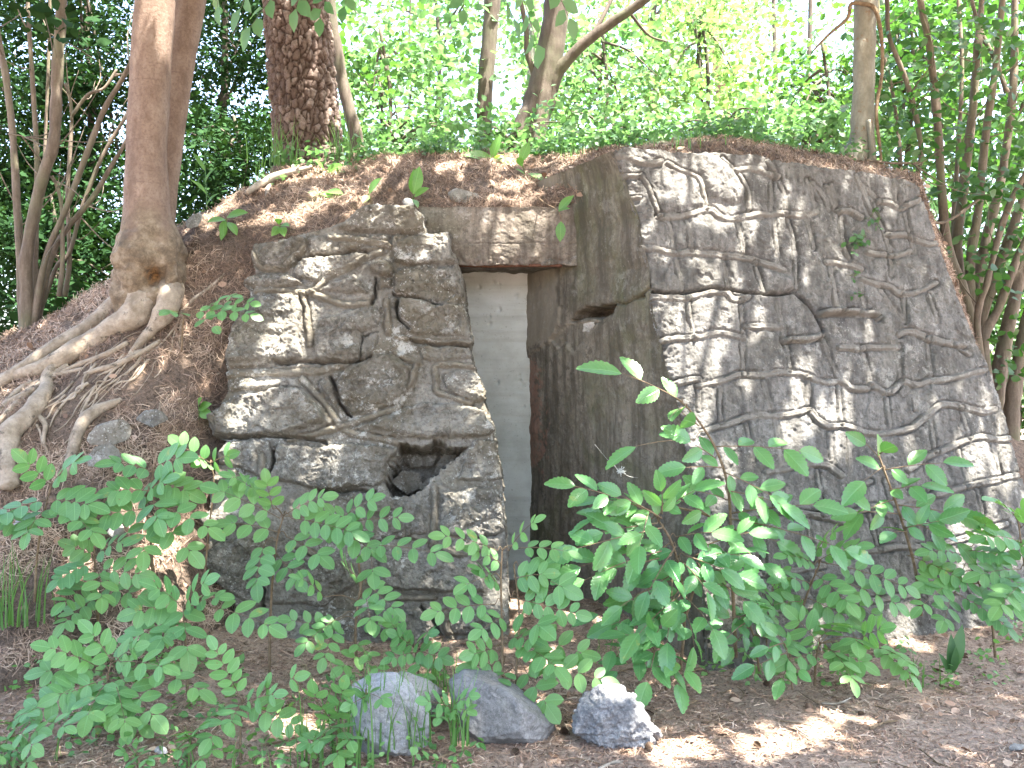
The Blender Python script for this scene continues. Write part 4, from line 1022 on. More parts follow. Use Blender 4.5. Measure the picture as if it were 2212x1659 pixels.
def simple_tree(name, label, cat, mat, Y, stems, group=None, per=8, k=14, seed=0):
    """stems: list of (px path, widths in px[, distance change]); first stem gives the base"""
    t = thing(name, label, cat, P(*stems[0][0][0], Y), group)
    mb = MB()
    for i, s in enumerate(stems):
        dY = s[2] if len(s) > 2 else 0
        Y0 = Y + (s[3] if len(s) > 3 else 0)
        pth = px_path(s[0], Y0, dY)
        limb(mb, pth, px_r(s[1], Y0), k, per, 0.10, seed + i)
    mb.build("trunk", mat, t)
    return t

curved = simple_tree("sapling_tree", "thin curved grey trunk just behind the big pine", "tree", M['grey_bark'], 8.4, [([(772, 330), (768, 290), (755, 240), (740, 180), (728, 110), (716, 40), (705, -120)], [34, 30, 27, 26, 26, 25, 22])], seed=11)
dark_t = simple_tree("maple_tree", "slim dark straight trunk behind the crest, paired with a forked tree", "tree", M['grey_bark'], 9.6, [([(1046, 330), (1047, 290), (1046, 230), (1052, 140), (1060, 50), (1066, -40), (1080, -300)], [40, 34, 34, 34, 33, 38, 30]), ([(1064, 0), (1090, -80), (1130, -200)], [22, 18, 14])], seed=15)
forked = simple_tree("maple_tree", "leaning brown trunk that forks into a long bare side branch", "tree", M['grey_bark'], 9.0,
    [([(1132, 335), (1142, 290), (1160, 230), (1178, 160), (1192, 90), (1204, 0), (1215, -140), (1230, -320)], [92, 78, 66, 60, 58, 54, 48, 40]),
     ([(1180, 235), (1200, 165), (1230, 125), (1268, 88), (1320, 50), (1362, 22), (1400, -8), (1460, -60)], [34, 30, 25, 23, 21, 20, 20, 16], -.3),
     ([(1163, 200), (1150, 150), (1138, 110), (1136, 60), (1120, -20)], [16, 13, 12, 11, 9], -.1), ([(1275, 85), (1300, 40), (1330, -20)], [12, 10, 8], .1), ([(1362, 30), (1400, 75), (1440, 90)], [7, 6, 4], .3)], seed=19)
pale_bg = simple_tree("maple_tree", "pale straight trunk partly hidden behind the forked tree", "tree", M['ash_bark'], 11.5, [([(1140, 330), (1146, 250), (1150, 150), (1153, 50), (1156, -60), (1160, -260)], [24, 24, 24, 25, 25, 22])], seed=23)
ash = simple_tree("ash_tree", "pale grey trunk with a twining vine at the far end of the bunker roof", "tree", M['ash_bark'], 7.2,
    [([(1850, 420), (1856, 370), (1862, 300), (1865, 200), (1867, 90), (1870, 0), (1872, -160), (1876, -400)], [95, 70, 50, 47, 46, 48, 46, 40]),
     ([(1872, 400), (1882, 360), (1884, 320), (1878, 260)], [22, 20, 16, 12], 0, -.1), ([(1790, 372), (1820, 350), (1845, 322)], [34, 40, 36])], per=10, k=20, seed=27)
mb = MB()
limb(mb, px_path([(1905, 400), (1902, 330), (1893, 240), (1905, 160), (1904, 80), (1890, 20), (1862, 8), (1838, 10), (1830, 40), (1790, 75), (1758, 108)], 7.05, .1), px_r([6, 7, 8, 8, 9, 10, 10, 9, 8, 7, 4], 7.05), 6, 8, .1)
mb.build("vine", M['twig'], ash)
thin_bg = simple_tree("pine_tree", "thin reddish pine trunk far behind the leaves right of the forked tree", "tree", M['beech'], 16.0, [([(1566, 300), (1560, 200), (1546, 80), (1535, -40), (1520, -260)], [30, 28, 26, 24, 22])], seed=31)
far_poles = [simple_tree("young_tree", lab, "tree", M['grey_bark'], Y, [(pth, w)], seed=33 + i) for i, (lab, Y, pth, w) in enumerate([
    ("thin distant dark pole in the bright gap left of the grey ash trunk", 17, [(1682, 280), (1676, 160), (1672, 40), (1668, -120)], [11, 10, 9, 7]),
    ("twiggy distant stem beside the bright gap, right of its darker neighbour", 18, [(1748, 285), (1745, 180), (1750, 60), (1752, -120)], [13, 11, 10, 8]),
    ("slender brown sapling stem between the pine and the dark straight trunk", 10.5, [(886, 335), (882, 250), (889, 180), (884, 90), (890, -60)], [7, 6, 5, 4, 4])])]

# hazel clumps
def side_twigs(mb, c, seed, n_=4):
    r = np.random.default_rng(seed)
    for k in range(n_):
        j = r.integers(len(c) // 4, len(c) - 2); T_ = unit(c[j + 1] - c[j]); d = unit(T_ * .7 + r.normal(size=3) * .6); L = r.uniform(.25, .7)
        limb(mb, [c[j], c[j] + d * L * .5 + r.normal(size=3) * .03, c[j] + d * L + np.array([0, 0, .08])], [.006, .004, .0015], 5, 4, .1)
hz_r = thing("hazel_clump", "dense clump of brown leaning stems beyond the bunker's right end", "shrub", P(2140, 980, 7.6))
for i, (pth, w, Y, dY) in enumerate([
    ([(2150, 1000), (2095, 680), (2050, 540), (2036, 433), (2025, 267), (2008, 100), (1988, 0), (1970, -200)], [40, 30, 27, 26, 25, 22, 20, 16], 7.5, -.2),
    ([(2100, 760), (2050, 560), (1985, 410), (1990, 320), (1962, 187), (1922, 83), (1916, 0), (1905, -150)], [18, 16, 15, 16, 15, 14, 13, 10], 7.4, -.1),
    ([(2155, 1010), (2085, 660), (2068, 540), (2082, 400), (2100, 250), (2112, 100), (2122, -20), (2135, -220)], [42, 34, 30, 28, 24, 22, 18, 14], 7.7, .1),
    ([(2160, 1000), (2100, 690), (2098, 560), (2115, 440), (2128, 300), (2150, 150), (2166, 0), (2190, -200)], [40, 30, 28, 25, 22, 20, 18, 14], 7.6, 0),
    ([(2160, 1010), (2108, 700), (2125, 540), (2150, 440), (2172, 330), (2190, 170), (2192, 30), (2195, -200)], [44, 34, 30, 28, 26, 23, 20, 14], 7.8, .2),
    ([(2165, 1020), (2112, 720), (2135, 600), (2170, 470), (2212, 380), (2260, 300)], [30, 20, 18, 17, 16, 14], 7.4, -.3),
    ([(2170, 1020), (2118, 730), (2150, 600), (2185, 500), (2225, 380), (2270, 240)], [40, 34, 30, 27, 24, 20], 7.6, 0),
    ([(2175, 1020), (2125, 760), (2160, 660), (2205, 540), (2260, 430)], [40, 30, 26, 22, 18], 7.5, -.1),
    ([(2180, 1060), (2150, 880), (2180, 700), (2215, 560), (2270, 400)], [62, 54, 40, 30, 24], 7.7, .1),
    ([(2200, 1080), (2185, 940), (2195, 820), (2230, 650), (2290, 480)], [60, 50, 44, 36, 28], 7.5, 0),
    ([(2140, 1000), (2080, 640), (2060, 500), (2068, 350), (2078, 150), (2070, 0), (2060, -200)], [24, 18, 16, 14, 13, 11, 9], 8.0, .3),
    ([(2175, 200), (2150, 130), (2115, 60), (2090, -40)], [12, 11, 9, 8], 7.8, .1),
    ([(2115, 430), (2060, 470), (2020, 480), (1985, 440), (1960, 425)], [7, 6, 6, 6, 4], 7.2, -.3), ([(1870, 345), (1920, 352), (1960, 352), (1990, 350)], [5, 5, 4, 3], 7.0, .1),
    ([(1945, 360), (1940, 290), (1928, 200), (1912, 130), (1900, 60), (1893, -60)], [10, 9, 8, 8, 7, 6], 7.6, .1)]):
    mb = MB(); c = limb(mb, px_path(pth, Y, dY), px_r(np.array(w) * (.74 if max(w) > 13 else 1), Y), 10, 8, .22, 50 + i); side_twigs(mb, c, 60 + i); mb.build("stem", M['hazel'], hz_r)
hz_l = thing("hazel_clump", "clump of slim fanning brown stems on the slope left of the twin-stemmed tree", "shrub", P(62, 690, 7.0))
for i, (pth, w, Y, dY) in enumerate([
    ([(58, 720), (57, 640), (57, 553), (87, 400), (117, 300), (123, 167), (133, 0), (140, -180)], [34, 32, 30, 29, 28, 27, 26, 22], 7.0, -.1),
    ([(52, 720), (46, 640), (43, 550), (38, 467), (28, 300), (12, 160), (-4, 80), (-30, -100)], [24, 22, 20, 20, 18, 16, 15, 10], 7.1, .1),
    ([(78, 700), (76, 553), (80, 367), (72, 200), (64, 80), (60, 0), (54, -150)], [16, 14, 13, 12, 10, 9, 7], 7.2, .1),
    ([(72, 700), (100, 553), (143, 450), (187, 333), (227, 233), (262, 175), (290, 120)], [20, 15, 14, 14, 13, 12, 9], 7.0, -.1),
    ([(80, 700), (110, 560), (140, 500), (200, 427), (240, 360), (285, 285)], [18, 14, 14, 13, 12, 10], 7.1, 0),
    ([(82, 690), (120, 580), (150, 545), (180, 440), (225, 330), (280, 240)], [12, 11, 10, 10, 9, 7], 7.25, .1),
    ([(128, 640), (135, 560), (133, 450), (122, 400), (113, 380)], [14, 11, 9, 8, 6], 7.0, 0), ([(140, 640), (150, 560), (146, 420), (155, 250), (142, 180)], [14, 11, 10, 9, 7], 7.3, .1),
    ([(155, 250), (190, 205), (225, 190), (252, 150)], [9, 8, 7, 6], 7.35, .1), ([(96, 380), (98, 300), (104, 160), (108, 0), (110, -120)], [9, 8, 8, 7, 6], 7.35, .1), ([(18, 290), (45, 293), (60, 300)], [4, 3, 2], 7.0, 0)]):
    mb = MB(); c = limb(mb, px_path(pth, Y, dY), px_r(np.array(w) * .88, Y), 10, 8, .2, 80 + i); side_twigs(mb, c, 90 + i); mb.build("stem", M['hazel'], hz_l)

# crowns overhead: boughs and foliage that shade the bunker
crown_def = [(beech, M['lf_mid'], P(335, -420, 6.0), lambda o: o[:, 0] < 0.4), (forked, M['lf_maple'], P(1230, -320, 9.0), lambda o: (o[:, 0] >= 0.4) & (o[:, 0] < 2.6)), (ash, M['lf_mid'], P(1876, -400, 7.2), lambda o: o[:, 0] >= 2.6)]
crng = np.random.default_rng(21)
nC = 320
cc = np.stack([crng.uniform(-3.8, 7.2, nC), crng.uniform(-1.2, 6.7, nC), np.zeros(nC)], 1)
cc[:, 2] = np.maximum(4.9, CAM_Z + .42 * np.maximum(cc[:, 1], 0) + .9) + crng.uniform(0, 3.6, nC)
cr_ = crng.uniform(.55, .95, nC)
for tree, mat, top, sel in crown_def:
    m = sel(cc); mb = MB()
    clump_leaves(mb, cc[m], cr_[m] * 1.05, 210, 0.15, 'quad', 0.6, 0.7, crng, canopy_keep)
    mb.build("crown", mat, tree)
    mb = MB()
    for q in cc[m][:12]:
        mid = (top + q) / 2 + np.array([0, 0, .5])
        if q[2] > 5.2: limb(mb, [top, mid, q], [.05, .03, .012], 6, 5, .1)
    mb.build("limb", M['grey_bark'], tree)

# crowns and thickets in the background
def bg_crown(t, mat, blobs, per, size, seed, kind='small', name="crown", flat=.7, up=.55):
    """blobs: (px, py, Y, radius m)"""
    r = np.random.default_rng(seed); mb = MB()
    clump_leaves(mb, [P(a, b, Y) for a, b, Y, _ in blobs], [q for *_, q in blobs], per, size, kind, flat, up, r)
    mb.build(name, mat, t)

def blobs_in(x0, x1, y0, y1, Y0, Y1, n, rad, seed):
    r = np.random.default_rng(seed)
    return [(r.uniform(x0, x1), r.uniform(y0, y1), r.uniform(Y0, Y1), rad * r.uniform(.7, 1.3)) for _ in range(n)]

bg_crown(dark_t, M['lf_maple'], blobs_in(930, 1150, -60, 250, 9.4, 11, 10, .6, 1), 90, .085, 1)
bg_crown(pale_bg, M['lf_maple'], blobs_in(1080, 1330, -60, 260, 11, 13, 9, .7, 2), 90, .09, 2)
bg_crown(curved, M['lf_mid'], blobs_in(690, 900, -60, 260, 8.6, 10, 9, .5, 3), 80, .08, 3)
bg_crown(thin_bg, M['lf_lime'], blobs_in(1440, 1640, -80, 230, 13, 16, 8, .8, 4), 80, .11, 4)
bg_crown(far_poles[2], M['lf_maple'], blobs_in(800, 980, -60, 200, 10, 12, 6, .6, 5), 80, .085, 5)
bg_crown(far_poles[0], M['lf_pine'], blobs_in(1560, 1780, -60, 260, 16, 19, 11, .8, 6), 110, .11, 6, 'spray')
bg_crown(far_poles[1], M['lf_pine'], blobs_in(1660, 1860, -60, 270, 17, 20, 12, .8, 7), 110, .11, 7, 'spray')
bg_crown(hz_r, M['lf_deep'], blobs_in(1930, 2330, -60, 700, 8.2, 9.6, 34, .5, 8), 60, .10, 8, name="foliage")
bg_crown(hz_r, M['lf_deep'], [(a, b, 7.3 + .3 * math.sin(a), .28) for a, b in [(1900, 260), (1960, 120), (1990, 260), (2040, 60), (2060, 300), (2100, 180), (2150, 90), (2170, 250), (2120, 380), (2190, 420), (2205, 60), (1930, 60), (2070, 420), (2020, 180), (2200, 540), (2230, 320), (2110, 560), (2170, 640), (2190, 760)]], 54, .072, 88, name="foliage")
bg_crown(hz_l, M['lf_yew'], [(90, 20, 7.0, .3), (130, 40, 6.8, .15), (20, 660, 7.2, .3), (150, 640, 7.2, .2)], 40, .10, 9, name="foliage")

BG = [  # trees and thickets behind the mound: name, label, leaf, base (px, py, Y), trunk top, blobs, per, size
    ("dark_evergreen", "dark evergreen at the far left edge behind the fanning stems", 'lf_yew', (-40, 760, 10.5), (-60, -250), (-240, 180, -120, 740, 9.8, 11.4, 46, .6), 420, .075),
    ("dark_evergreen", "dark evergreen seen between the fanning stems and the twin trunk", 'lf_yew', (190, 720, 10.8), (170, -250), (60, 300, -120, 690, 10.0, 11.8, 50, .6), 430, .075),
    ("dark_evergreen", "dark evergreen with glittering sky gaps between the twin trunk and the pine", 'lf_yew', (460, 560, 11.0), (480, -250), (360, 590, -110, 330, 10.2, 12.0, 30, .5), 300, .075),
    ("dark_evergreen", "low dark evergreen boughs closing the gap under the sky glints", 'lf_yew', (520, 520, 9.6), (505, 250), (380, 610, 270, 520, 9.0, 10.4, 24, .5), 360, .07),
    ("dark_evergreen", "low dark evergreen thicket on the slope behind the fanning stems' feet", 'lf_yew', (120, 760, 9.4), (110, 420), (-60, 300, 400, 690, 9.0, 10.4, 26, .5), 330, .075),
    ("maple_sapling", "bright leafy sapling just right of the pine trunk", 'lf_maple', (830, 360, 9.2), (820, 60), (720, 960, 90, 330, 8.8, 10.4, 22, .5), 68, .075),
    ("maple_sapling", "bright airy sapling reaching the top edge between pine and dark trunk", 'lf_maple', (940, 345, 12.5), (930, -120), (720, 1040, -80, 200, 12, 14, 20, .75), 125, .09),
    ("maple_sapling", "leafy sapling filling the space under the forked tree's long branch", 'lf_maple', (1290, 350, 10.5), (1300, 60), (1190, 1420, 60, 300, 10, 12, 22, .55), 105, .08),
    ("maple_sapling", "yellow-green sapling glowing in front of the thin reddish pine", 'lf_lime', (1520, 340, 11.5), (1510, 0), (1430, 1620, -20, 290, 11, 13, 20, .65), 120, .085),
    ("maple_sapling", "yellow-green sapling top spreading over the long bare branch", 'lf_lime', (1400, 345, 13.0), (1410, -60), (1260, 1540, -80, 140, 12.5, 14.5, 18, .8), 120, .09),
    ("maple_sapling", "bluish leafy sapling next to the pale ash trunk's left side", 'lf_mid', (1770, 345, 9.8), (1775, 90), (1690, 1850, 40, 290, 9.4, 11, 18, .5), 95, .08),
    ("maple_sapling", "green sapling filling the space right of the pale ash trunk", 'lf_mid', (1950, 420, 9.6), (1960, -60), (1890, 2080, -60, 420, 9.3, 10.8, 26, .5), 95, .09),
    ("maple_sapling", "dark green sapling behind the brown stem clump at the right edge", 'lf_deep', (2230, 900, 10.2), (2220, -80), (2060, 2420, -60, 700, 9.8, 11.8, 48, .6), 110, .095),
    ("woodland_bush", "low bush under the stem clump at the right edge", 'lf_deep', (2180, 1000, 9.0), (2190, 800), (2030, 2420, 560, 1000, 8.6, 10, 28, .5), 110, .085),
    ("woodland_bush", "low leafy bush on the crest right of the pine's foot", 'lf_maple', (850, 350, 8.6), (850, 290), (770, 1000, 258, 338, 8.2, 9.2, 15, .32), 55, .065),
    ("woodland_bush", "low leafy bush on the crest between the two dark trunks", 'lf_maple', (1090, 345, 8.7), (1090, 290), (990, 1240, 262, 338, 8.3, 9.3, 15, .3), 55, .065),
    ("woodland_bush", "low leafy bush on the crest behind the wing's top corner", 'lf_maple', (1320, 340, 8.6), (1320, 280), (1210, 1460, 240, 335, 8.2, 9.3, 17, .32), 55, .065),
    ("woodland_bush", "low leafy bush behind the middle of the wing's top edge", 'lf_maple', (1560, 335, 8.6), (1560, 270), (1440, 1690, 232, 320, 8.2, 9.3, 18, .32), 55, .065),
    ("woodland_bush", "low leafy bush at the foot of the pale ash trunk", 'lf_maple', (1760, 350, 8.0), (1760, 290), (1660, 1850, 240, 345, 7.6, 8.6, 18, .3), 60, .065),
]
for i, (nm, lab, lf, base, tp, bl, per, size) in enumerate(BG):
    t = thing(nm, lab, "bush" if "bush" in nm else "tree", P(*base))
    mb = MB(); tp_ = P(tp[0], tp[1], base[2])
    limb(mb, [P(*base), P(*base) * .5 + tp_ * .5 + np.array([.08, 0, 0]), tp_], px_r([26 if 'dark' in nm else 11, 16 if 'dark' in nm else 9, 6], base[2]), 8, 8, .1, i)
    r = np.random.default_rng(200 + i)
    blobs = blobs_in(*bl[:6], bl[6], bl[7], 100 + i)
    for q in blobs[:10]:
        e = P(*q[:3]); f = r.uniform(.2, .9); s = P(*base) * (1 - f) + tp_ * f
        limb(mb, [s, (s + e) / 2 + np.array([0, 0, .08]), e], px_r([7, 5, 2], base[2]), 5, 4, .1)
    mb.build("trunk" if 'bush' not in nm else "stem", M['grey_bark'], t)
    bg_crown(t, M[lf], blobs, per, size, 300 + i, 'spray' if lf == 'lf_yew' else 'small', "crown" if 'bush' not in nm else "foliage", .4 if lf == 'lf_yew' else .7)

# distant wood that reads as one mass
mb = MB(); r = np.random.default_rng(77)
fc = [np.array([r.uniform(-34, 34), r.uniform(22, 32), r.uniform(.5, 5.2)]) for _ in range(120)]
clump_leaves(mb, fc, [1.6] * len(fc), 90, .3, 'quad', .8, .5, r)
mb.add(*tube(np.array([[-20, 28, 0], [-20.2, 28, 9.]]), [.2, .12], 8))
fw = mb.build("distant_woods", M['lf_maple']); fw['kind'] = 'stuff'

# ------------------------------------------------------------------ foreground plants
TO_CAM = np.array([0, -0.72, 0.69])

def frond(lf, st, p0, p1, pairs, leaf, r, width=1.12, sag=.12):
    """pinnate leaf from p0 to p1 with opposite leaflets"""
    p0, p1 = np.array(p0), np.array(p1); L = np.linalg.norm(p1 - p0)
    n = unit(TO_CAM + r.normal(size=3) * .22); d = unit(p1 - p0)
    n = unit(n - d * (n @ d))
    midp = (p0 + p1) / 2 + n * L * sag
    t = np.linspace(0, 1, 9)[:, None]
    c = p0 * (1 - t) ** 2 + 2 * midp * t * (1 - t) + p1 * t ** 2
    st.add(*tube(c, np.linspace(.0022, .0009, 9), 4))
    tt = np.concatenate([np.linspace(.24, .93, pairs)]); tint = r.uniform(.2, .8)
    O, D, N_, LL, TT = [], [], [], [], []
    for i, s in enumerate(tt):
        q = p0 * (1 - s) ** 2 + 2 * midp * s * (1 - s) + p1 * s ** 2
        tg = unit(2 * (midp - p0) * (1 - s) + 2 * (p1 - midp) * s)
        side = np.cross(n, tg)
        size = leaf * (0.72 + .38 * math.sin(math.pi * min(1, (i + .8) / (pairs + .4)))) * r.uniform(.88, 1.1)
        for sg in (-1, 1):
            O.append(q + tg * r.uniform(-.004, .004)); D.append(tg * .50 + side * sg * .95 + n * r.uniform(-.14, .05))
            N_.append(n + side * sg * r.uniform(-.28, .05) + r.normal(size=3) * .09); LL.append(size); TT.append(np.clip(tint + r.normal() * .15, 0, 1))
    O.append(p1); D.append(unit(p1 - midp) - n * .15); N_.append(n + r.normal(size=3) * .12); LL.append(leaf * 1.1); TT.append(tint)
    LL = [.98 * q for q in LL]
    put_leaves(lf, 'oval', np.array(O), np.array(D), np.array(N_), np.array(LL), np.array(TT), width * r.uniform(.92, 1.12))

def spray(lf, st, p0, p1, n_, leaf, r, kind='elm', sag=.08):
    """twig with alternate simple leaves"""
    p0, p1 = np.array(p0), np.array(p1); L = np.linalg.norm(p1 - p0)
    n = unit(TO_CAM + r.normal(size=3) * .3); d = unit(p1 - p0); n = unit(n - d * (n @ d))
    midp = (p0 + p1) / 2 + n * L * sag
    t = np.linspace(0, 1, 8)[:, None]; c = p0 * (1 - t) ** 2 + 2 * midp * t * (1 - t) + p1 * t ** 2
    st.add(*tube(c, np.linspace(.0035, .0012, 8), 5))
    O, D, N_, LL, TT = [], [], [], [], []; tint = r.uniform(.2, .8)
    for i in range(n_):
        s = .12 + .86 * i / max(1, n_ - 1)
        q = p0 * (1 - s) ** 2 + 2 * midp * s * (1 - s) + p1 * s ** 2
        tg = unit(2 * (midp - p0) * (1 - s) + 2 * (p1 - midp) * s); side = np.cross(n, tg); sg = 1 if i % 2 else -1
        a = .75 if i < n_ - 1 else .1
        O.append(q + side * sg * .004); D.append(tg * (1 - .45 * a) + side * sg * a + n * r.uniform(-.35, .05)); N_.append(n + side * sg * r.uniform(-.3, .1) + r.normal(size=3) * .2)
        LL.append(leaf * 1.04 * (.62 + .45 * (i + 1) / n_) * r.uniform(.85, 1.12)); TT.append(np.clip(tint + r.normal() * .2, 0, 1))
    put_leaves(lf, kind, np.array(O), np.array(D), np.array(N_), np.array(LL), np.array(TT))

def plant(name, label, cat, stems, leaves, mat, kind, group, seed, stem_mat='twig', stem_w=7):
    """stems: pixel paths [(px,py)..., Y0, Y1]; leaves: (x0,y0,x1,y1,count,leaf_px[,Y])"""
    r = np.random.default_rng(seed)
    b = stems[0]; Y0, Y1 = b[1], b[2]
    base = P(*b[0][0], Y0); base[2] = min(base[2], 0.6)
    t = thing(name, label, cat, base, group)
    st, lf = MB(), MB(); nodes = []
    for pth, ya, yb in stems:
        pts = [P(a, c, ya + (yb - ya) * i / max(1, len(pth) - 1)) for i, (a, c) in enumerate(pth)]
        cc_ = limb(st, pts, px_r([stem_w, stem_w * .75, stem_w * .45], ya), 6, 7, .08, seed); nodes.append(cc_)
    nodes = np.concatenate(nodes); nx_, ny_ = proj(nodes)
    for lv in leaves:
        x0, y0, x1, y1, cnt, lp = lv[:6]
        j = np.argmin(np.hypot(nx_ - x0, ny_ - y0)); Yb = lv[6] if len(lv) > 6 else nodes[j][1] + r.uniform(-.08, .04)
        drop = (y1 - y0) / max(20, math.hypot(x1 - x0, y1 - y0))
        p0 = P(x0, y0, Yb); p1 = P(x1, y1, Yb - .10 - .10 * r.random() + (-.06 if drop > .5 else .04))
        # stalk back to the stem
        if np.linalg.norm(p0 - nodes[j]) > .01:
            m = (p0 + nodes[j]) / 2 + np.array([0, 0, .02]); st.add(*tube(catmull([nodes[j], m, p0], 4), .0022, 4))
        size = lp / FPX * Yb
        (frond if kind == 'pinnate' else spray)(lf, st, p0, p1, cnt, size, r)
    st.build("stem", M[stem_mat], t); lf.build("foliage", M[mat], t)
    return t

PG, EG = "pinnate-leaved saplings in front of the bunker", "serrate-leaved saplings in front of the wing"
def pin(label, stems, leaves, seed, stem_w=7): return plant("pinnate_sapling", label, "sapling", stems, leaves, 'lf_pinnate', 'pinnate', PG, seed, 'twig', stem_w)
def elm(label, stems, leaves, seed, stem_w=8): return plant("serrate_sapling", label, "sapling", stems, leaves, 'lf_elm', 'spray', EG, seed, 'twig', stem_w)

pin("tall pinnate sapling in front of the stone facing, with a frond hanging straight down", [([(582, 1455), (583, 1360), (588, 1260), (598, 1170), (612, 1115)], 4.95, 5.0), ([(780, 1290), (775, 1215), (770, 1180)], 5.0, 5.02)],
    [(575, 1168, 555, 1256, 4, 42), (605, 1120, 475, 1060, 4, 42), (600, 1150, 500, 1130, 3, 44), (620, 1110, 695, 1075, 4, 34), (590, 1100, 577, 1045, 3, 32), (560, 1070, 503, 1030, 3, 30), (630, 1120, 760, 1150, 5, 40),
     (690, 1135, 800, 1185, 4, 42), (620, 1160, 690, 1200, 3, 40), (745, 1130, 860, 1118, 4, 32), (740, 1120, 800, 1080, 3, 32), (755, 1120, 690, 1110, 3, 30), (790, 1180, 940, 1195, 4, 40), (800, 1190, 805, 1235, 2, 40), (600, 1200, 640, 1250, 3, 36)], 301)
pin("bushy pinnate sapling before the facing's middle, its leaflets small and crowded", [([(770, 1420), (768, 1360), (775, 1290), (790, 1230)], 4.8, 4.85)],
    [(780, 1250, 740, 1210, 3, 32), (790, 1260, 850, 1315, 4, 34), (740, 1330, 660, 1390, 4, 32), (730, 1340, 700, 1420, 4, 32), (780, 1340, 860, 1370, 4, 32),
     (760, 1380, 820, 1450, 3, 30), (740, 1360, 630, 1340, 4, 30), (790, 1290, 800, 1340, 3, 36), (700, 1290, 650, 1250, 3, 28), (800, 1400, 740, 1440, 3, 32)], 302)
pin("pinnate sapling in deep shade below the sunlit needle bank", [([(212, 1345), (208, 1280), (205, 1220), (203, 1180)], 5.0, 4.95)],
    [(200, 1215, 130, 1250, 4, 36), (205, 1230, 300, 1240, 4, 36), (205, 1260, 140, 1300, 4, 38), (210, 1270, 310, 1290, 4, 38), (205, 1200, 160, 1180, 3, 32), (210, 1230, 220, 1290, 3, 36), (210, 1290, 140, 1345, 4, 36), (208, 1200, 260, 1170, 3, 34)], 303)
pin("broad dense pinnate sapling close to the camera at lower left, its fronds overlapping", [([(240, 1600), (238, 1540), (232, 1470), (240, 1430)], 4.15, 4.2)],
    [(235, 1470, 190, 1545, 3, 46), (230, 1465, 70, 1535, 4, 46), (225, 1450, 100, 1450, 4, 44), (250, 1450, 330, 1545, 4, 46), (270, 1440, 430, 1490, 4, 44), (240, 1430, 200, 1370, 3, 40), (250, 1430, 290, 1400, 3, 38), (220, 1460, 130, 1500, 4, 44),
     (250, 1480, 270, 1560, 3, 44), (260, 1430, 350, 1440, 3, 42), (235, 1500, 300, 1565, 3, 40), (210, 1440, 110, 1400, 4, 38), (240, 1480, 240, 1540, 3, 44)], 304)
pin("pinnate sapling between the needle bank and the facing's foot, one drooping frond in front", [([(405, 1500), (402, 1420), (398, 1350), (395, 1300)], 4.6, 4.6)],
    [(393, 1305, 405, 1405, 3, 48), (395, 1300, 300, 1320, 4, 42), (450, 1310, 580, 1352, 4, 42), (400, 1310, 440, 1260, 3, 40), (390, 1310, 340, 1270, 3, 40), (400, 1340, 350, 1380, 3, 42), (395, 1320, 470, 1290, 3, 36), (380, 1330, 280, 1390, 4, 40)], 305)
pin("small neat pinnate sapling at lower centre-left with well separated leaflets", [([(520, 1655), (519, 1590), (523, 1520)], 4.0, 4.05)],
    [(523, 1515, 467, 1405, 5, 34), (527, 1517, 635, 1568, 4, 38), (565, 1495, 635, 1465, 2, 36), (513, 1530, 455, 1595, 3, 38), (520, 1520, 500, 1560, 3, 32), (525, 1520, 590, 1500, 3, 34)], 306)
pin("pinnate sapling rising over the pale roots at the left edge", [([(75, 1300), (80, 1200), (95, 1110), (110, 1050)], 4.9, 4.85)],
    [(110, 1050, 60, 1000, 3, 40), (115, 1045, 160, 1000, 3, 40), (100, 1080, 10, 1110, 3, 44), (105, 1080, 190, 1090, 4, 46), (100, 1100, 60, 1150, 3, 40), (110, 1090, 200, 1150, 4, 42), (90, 1130, 20, 1130, 3, 36)], 307)
pin("pinnate sapling on the root bank with fans of broad fronds below the exposed roots", [([(330, 1250), (325, 1160), (315, 1080), (330, 1030)], 4.95, 4.95)],
    [(330, 1020, 255, 1000, 3, 44), (335, 1010, 385, 990, 3, 44), (330, 1040, 400, 1060, 4, 48), (320, 1060, 250, 1060, 3, 42), (330, 1060, 340, 1120, 3, 44), (325, 1090, 450, 1140, 4, 42), (310, 1100, 200, 1120, 4, 42), (320, 1120, 310, 1190, 3, 44), (325, 1110, 410, 1190, 3, 44), (300, 1090, 350, 1040, 3, 42)], 308)
pin("pinnate sapling frond group raised before the facing's lower left corner, leaflets catching light", [([(440, 1260), (452, 1140), (462, 1040), (455, 1005)], 5.25, 5.2)],
    [(455, 1000, 392, 962, 3, 34), (458, 1000, 488, 985, 2, 34), (455, 1010, 420, 990, 3, 30), (460, 1060, 540, 1050, 4, 32)], 309, 5)
